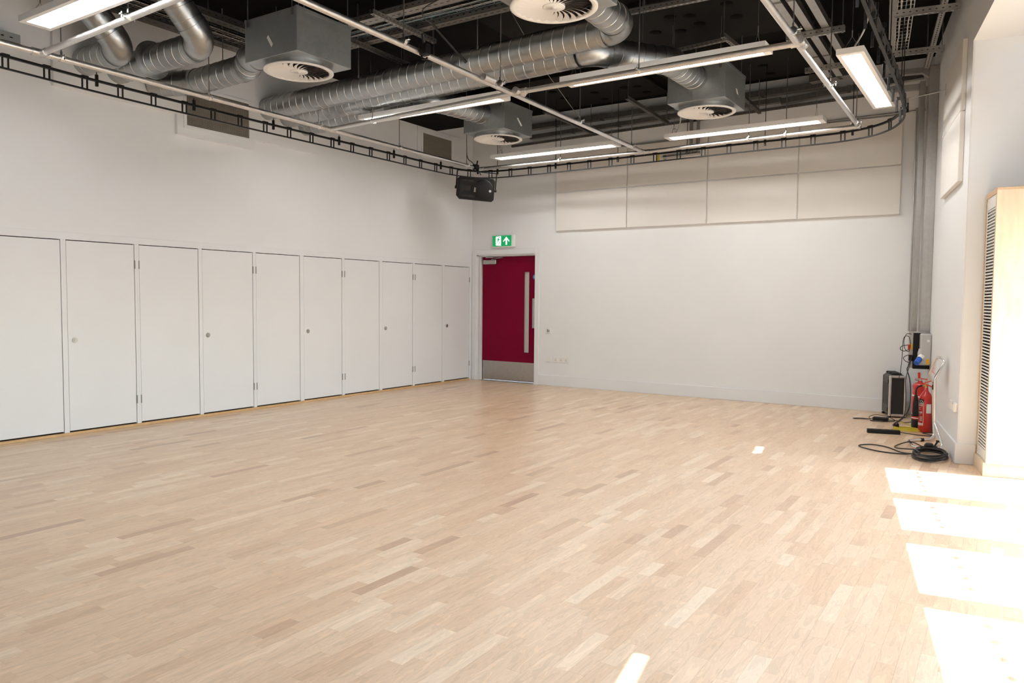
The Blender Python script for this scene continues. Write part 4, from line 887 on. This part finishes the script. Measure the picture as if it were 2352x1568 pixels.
mb = MB(); mb.bar((E2[0]-.01, E2[1], .535), (E2[0]-.012, E2[1]-.01, .60), .025, .012, (0, 1, 0)); mb.bar((E2[0]-.01, E2[1], .537), (E2[0]+.07, E2[1]-.01, .53), .02, .008); mb.build('lever', 'red_trim', e2)

# --- chrome extinguisher trolley
tr_ = thing('extinguisher_trolley', 'empty chrome tubular extinguisher stand with sign plate, leaning by the window wall', 'stand', (6.98, -2.2, 0))
RT = .0125
lft = [(6.965, -1.93, .655), (6.96, -1.95, .45), (6.965, -1.93, .235)]
loop = [(6.89, -2.42, .018), (6.80, -2.11, .018), (7.03, -1.90, .018), (7.06, -1.85, .03), (6.975, -1.80, .235), (6.965, -1.80, .66), (7.005, -1.90, .80), (7.035, -1.95, .835)]
A_ = [(7.045, -2.20, .842), (7.085, -2.28, .81), (7.008, -2.285, .655), (7.02, -2.285, .245), (7.095, -2.38, .05), (7.085, -2.43, .018), (6.90, -2.45, .016), (6.855, -2.38, .016), (6.795, -2.10, .016), (6.83, -2.02, .016), (6.955, -1.88, .016), (6.99, -1.82, .05), (6.975, -1.80, .245), (6.965, -1.80, .56), (6.940, -1.93, .665), (7.012, -2.12, .84), (7.045, -2.20, .842)]
mb = MB(); mb.sweep(rounded(A_, .035, 5), RT, 12); mb.build('tube_frame', 'chrome', tr_)
PA, PB, PC, PD = (Vector(q) for q in ((7.010, -2.28, .668), (6.948, -1.95, .685), (7.006, -2.11, .822), (7.072, -2.272, .795)))
nv = (PB-PA).cross(PD-PA).normalized()*.0015
mb = MB(); mb.add([q+nv for q in (PA, PB, PC, PD)]+[q-nv for q in (PA, PB, PC, PD)], [(0, 1, 2, 3), (7, 6, 5, 4), (0, 4, 5, 1), (1, 5, 6, 2), (2, 6, 7, 3), (3, 7, 4, 0)]); mb.build('sign_plate', 'clear_sign', tr_)
for k in range(5):
    t0 = .12+.13*k
    for sgn in (-1, 1):
        mb = MB(); mb.bar(PA.lerp(PD, t0).lerp(PB.lerp(PC, t0), .15)+nv*sgn*1.3, PA.lerp(PD, t0).lerp(PB.lerp(PC, t0), .85-.1*(k % 2))+nv*sgn*1.3, .0012, .008 if k != 2 else .014, tuple(PD-PA)); mb.build('red_print', 'isolator_red', tr_)
mb = MB(); mb.cyl((6.885, -1.958, .016), (6.905, -1.936, .016), RT+.004, 12); mb.build('rubber_sleeve', 'black_plastic', tr_)
mb = MB(); mb.bar((7.04, -2.08, .03), (7.045, -2.18, .055), .03, .012); mb.bar((7.045, -2.14, .05), (7.02, -2.16, .0), .025, .012, (1, 0, 0)); mb.build('hook_bracket', 'black_plastic', tr_)
mb = MB(); mb.box(6.955, -1.83, .50, 6.985, -1.77, .55, .003); mb.build('clip', 'black_plastic', tr_)

# --- power enclosure on the wall by the corner
pb = thing('power_enclosure', 'grey electrical enclosure with blue socket and red-yellow isolator, below the corner trunking', 'electrical box', tuple(W(-2.25, -.08, .61)))
mb = MB(WM); mb.box(-.165, -2.40, .612, -.001, -2.27, 1.012, .002); mb.build('back_plate', 'black_plastic', pb)
mb = MB(WM); mb.box(-.108, -2.27, .665, -.002, -2.12, 1.012, .012); mb.build('grey_box', 'grey_enclosure', pb)
mb = MB(WM); mb.lathe((-.085, -2.17, 0), [(0, .662), (.042, .664), (.046, .70), (.046, .80), (.035, .845), (0, .85)], 20); mb.build('socket_housing', 'grey_enclosure', pb)
mb = MB(WM); mb.cyl((-.115, -2.11, .735), (-.15, -2.05, .69), .030, 18); mb.build('socket_cap', 'socket_blue', pb)
mb = MB(WM); mb.cyl((-.09, -2.14, .76), (-.115, -2.11, .735), .034, 18); mb.build('socket_neck', 'label_white', pb)
mb = MB(WM); mb.box(-.05, -2.12, .675, -.018, -2.116, .735, .001); mb.build('yellow_label', 'isolator_yellow', pb)
mb = MB(WM); mb.cyl((-.035, -2.12, .935), (-.035, -2.117, .935), .014, 16); mb.build('blank_plug', 'label_white', pb)
mb = MB(WM); mb.box(-.205, -2.42, .62, -.165, -2.30, 1.03, .003); mb.build('side_box', 'zinc_strut', pb)
mb = MB(WM); mb.box(-.21, -2.30, .83, -.175, -2.25, .89, .004); mb.build('isolator_plate', 'isolator_yellow', pb)
mb = MB(WM); mb.box(-.222, -2.28, .825, -.205, -2.22, .885, .004); mb.build('isolator_knob', 'isolator_red', pb)
mb = MB(WM); mb.box(-.21, -2.29, .70, -.17, -2.24, .765, .005); mb.build('plug_top', 'black_plastic', pb)

# --- leads and bits on the floor
def lead(label, pts, r, mt, k=6, name='power_lead', cat='cable', parts=None):
    t = thing(name, label, cat, tuple(pts[0])); mb = MB(); mb.sweep(smooth_path(pts, k), r, 8); mb.build('flex', mt, t); return t
pts = []
rc = random.Random(3)
for i in range(96):
    a = i*2*math.pi/11; rr = 1+.06*math.sin(i*.37)+rc.uniform(-.02, .02); cx = 7.03+.012*math.sin(i*.21); cy = -2.80+.03*math.sin(i*.13+1)
    pts.append((cx+.135*rr*math.cos(a)*(1-.0012*i), cy+.235*rr*math.sin(a)*(1-.001*i), .008+.00055*i+.004*math.sin(i*.9)))
tail = [(6.92, -2.84, .03), (6.80, -2.80, .008), (6.62, -2.78, .007), (6.46, -2.66, .007), (6.43, -2.56, .007), (6.52, -2.46, .007), (6.66, -2.52, .007), (6.80, -2.72, .007), (6.93, -2.86, .03)]
cl = lead('thick black extension lead coiled on the floor by the chrome stand, with a wide loop', pts+tail, .0058, 'cable_black')
mb = MB(); mb.sweep(smooth_path([(6.92, -2.74, .05), (6.74, -2.52, .008), (6.72, -2.38, .008), (6.82, -2.24, .032), (6.93, -2.36, .02), (7.0, -2.62, .05)], 7), .0058, 8); mb.build('flex_end', 'cable_black', cl)
mb = MB(); mb.box(6.965, -2.60, .045, 7.035, -2.50, .085, .012); mb.cyl((7.03, -2.55, .06), (7.06, -2.53, .05), .012, 10); mb.build('plug', 'black_plastic', cl)
ps = thing('power_strip', 'flat black power strip lying on the floor', 'power strip', (6.52, -1.68, 0))
PM = Matrix.Translation((6.52, -1.68, 0)) @ Matrix.Rotation(math.radians(14), 4, 'Z')
mb = MB(PM); mb.box(-.155, -.03, 0, .155, .03, .042, .005); mb.build('body', 'black_plastic', ps)
for i in range(4):
    mb = MB(PM); mb.cyl((-.105+.07*i, 0, .042), (-.105+.07*i, 0, .0425), .02, 14); mb.build('outlet', 'dark_gap', ps)
mb = MB(); mb.sweep(smooth_path([(6.67, -1.64, .02), (6.74, -1.60, .01), (6.86, -1.62, .007), (6.99, -1.58, .007), (7.01, -1.45, .007), (6.94, -1.38, .007), (6.86, -1.45, .007), (6.93, -1.57, .014), (7.02, -1.60, .007), (7.06, -1.48, .007)], 7), .005, 8); mb.build('flex', 'cable_black', ps)
yl = []
for i in range(40):
    a = i*2*math.pi/10; yl.append((6.70+.13*(1-.004*i)*math.cos(a)+.006*math.sin(i), -1.37+.085*(1-.006*i)*math.sin(a), .006+.0008*i))
lead('yellow lead coiled flat on the floor beside the extinguishers', [(6.57, -.75, .006), (6.66, -.9, .006), (6.71, -1.05, .006), (6.74, -1.2, .006)]+yl, .0042, 'cable_yellow')
pg = thing('mains_plug', 'black mains plug on the yellow coiled lead', 'plug', (6.60, -1.33, .02)); mb = MB(); mb.box(6.575, -1.35, .016, 6.625, -1.31, .07, .010); mb.build('body', 'black_plastic', pg)
mb = MB()
for (dx, dz) in ((0, .02), (-.011, -.006), (.011, -.006)): mb.box(6.60+dx-.003, -1.37, .043+dz-.003, 6.60+dx+.003, -1.35, .043+dz+.003)
tag(mb.build('pins', 'brass', pg), kind='stuff')
ad_ = thing('power_adapter', 'black power adapter block on the floor before the rack case', 'adapter', (6.37, -.75, 0))
mb = MB(); mb.box(6.295, -.80, 0, 6.455, -.715, .040, .006); mb.build('body', 'black_plastic', ad_)
mb = MB(); mb.sweep(smooth_path([(6.295, -.755, .02), (6.25, -.76, .008), (6.12, -.80, .006), (6.09, -.77, .006), (6.16, -.72, .006), (6.27, -.73, .006)], 6), .004, 8); mb.build('input_flex', 'cable_black', ad_)
mb = MB(); mb.sweep(smooth_path([(6.27, -.74, .008), (6.24, -.66, .02), (6.30, -.58, .04), (6.42, -.60, .03), (6.52, -.72, .008), (6.40, -.88, .006), (6.28, -.84, .006), (6.5, -.68, .006), (6.62, -.78, .006), (6.68, -.7, .006)], 7), .004, 8); mb.build('output_flex', 'cable_black', ad_)
def wl_(pts): return [W(*p) for p in pts]
lead('black lead hanging from the power enclosure down to the floor', wl_([(-2.24, -.19, .72), (-2.22, -.215, .64), (-2.20, -.225, .60), (-2.15, -.20, .50), (-2.10, -.19, .35), (-2.02, -.21, .18)])+[Vector(q) for q in ((6.60, -.86, .06), (6.54, -.98, .010), (6.55, -1.10, .007), (6.64, -1.22, .007), (6.76, -1.34, .007))], .006, 'cable_black')
lead('thin black lead looping out of the isolator', wl_([(-2.24, -.21, .83), (-2.22, -.26, .81), (-2.22, -.30, .83), (-2.22, -.285, .865), (-2.24, -.22, .88)]), .004, 'cable_black')
lead('thin black lead looped around the isolator', wl_([(-2.27, -.19, 1.0), (-2.25, -.24, 1.0), (-2.24, -.265, .92), (-2.23, -.25, .83), (-2.24, -.21, .81), (-2.24, -.20, .90), (-2.24, -.22, .975), (-2.23, -.27, .95), (-2.2, -.28, .75), (-2.2, -.29, .60), (-2.25, -.30, .50)]), .0035, 'cable_black')
lead('thin black lead looping below the plug top to the rack case', wl_([(-2.24, -.20, .68), (-2.22, -.245, .70), (-2.22, -.265, .735), (-2.22, -.225, .765), (-2.23, -.19, .75), (-2.2, -.20, .66), (-2.15, -.24, .5), (-2.1, -.235, .3), (-2.05, -.25, .1)])+[Vector((6.56, -.92, .01))], .004, 'cable_black')
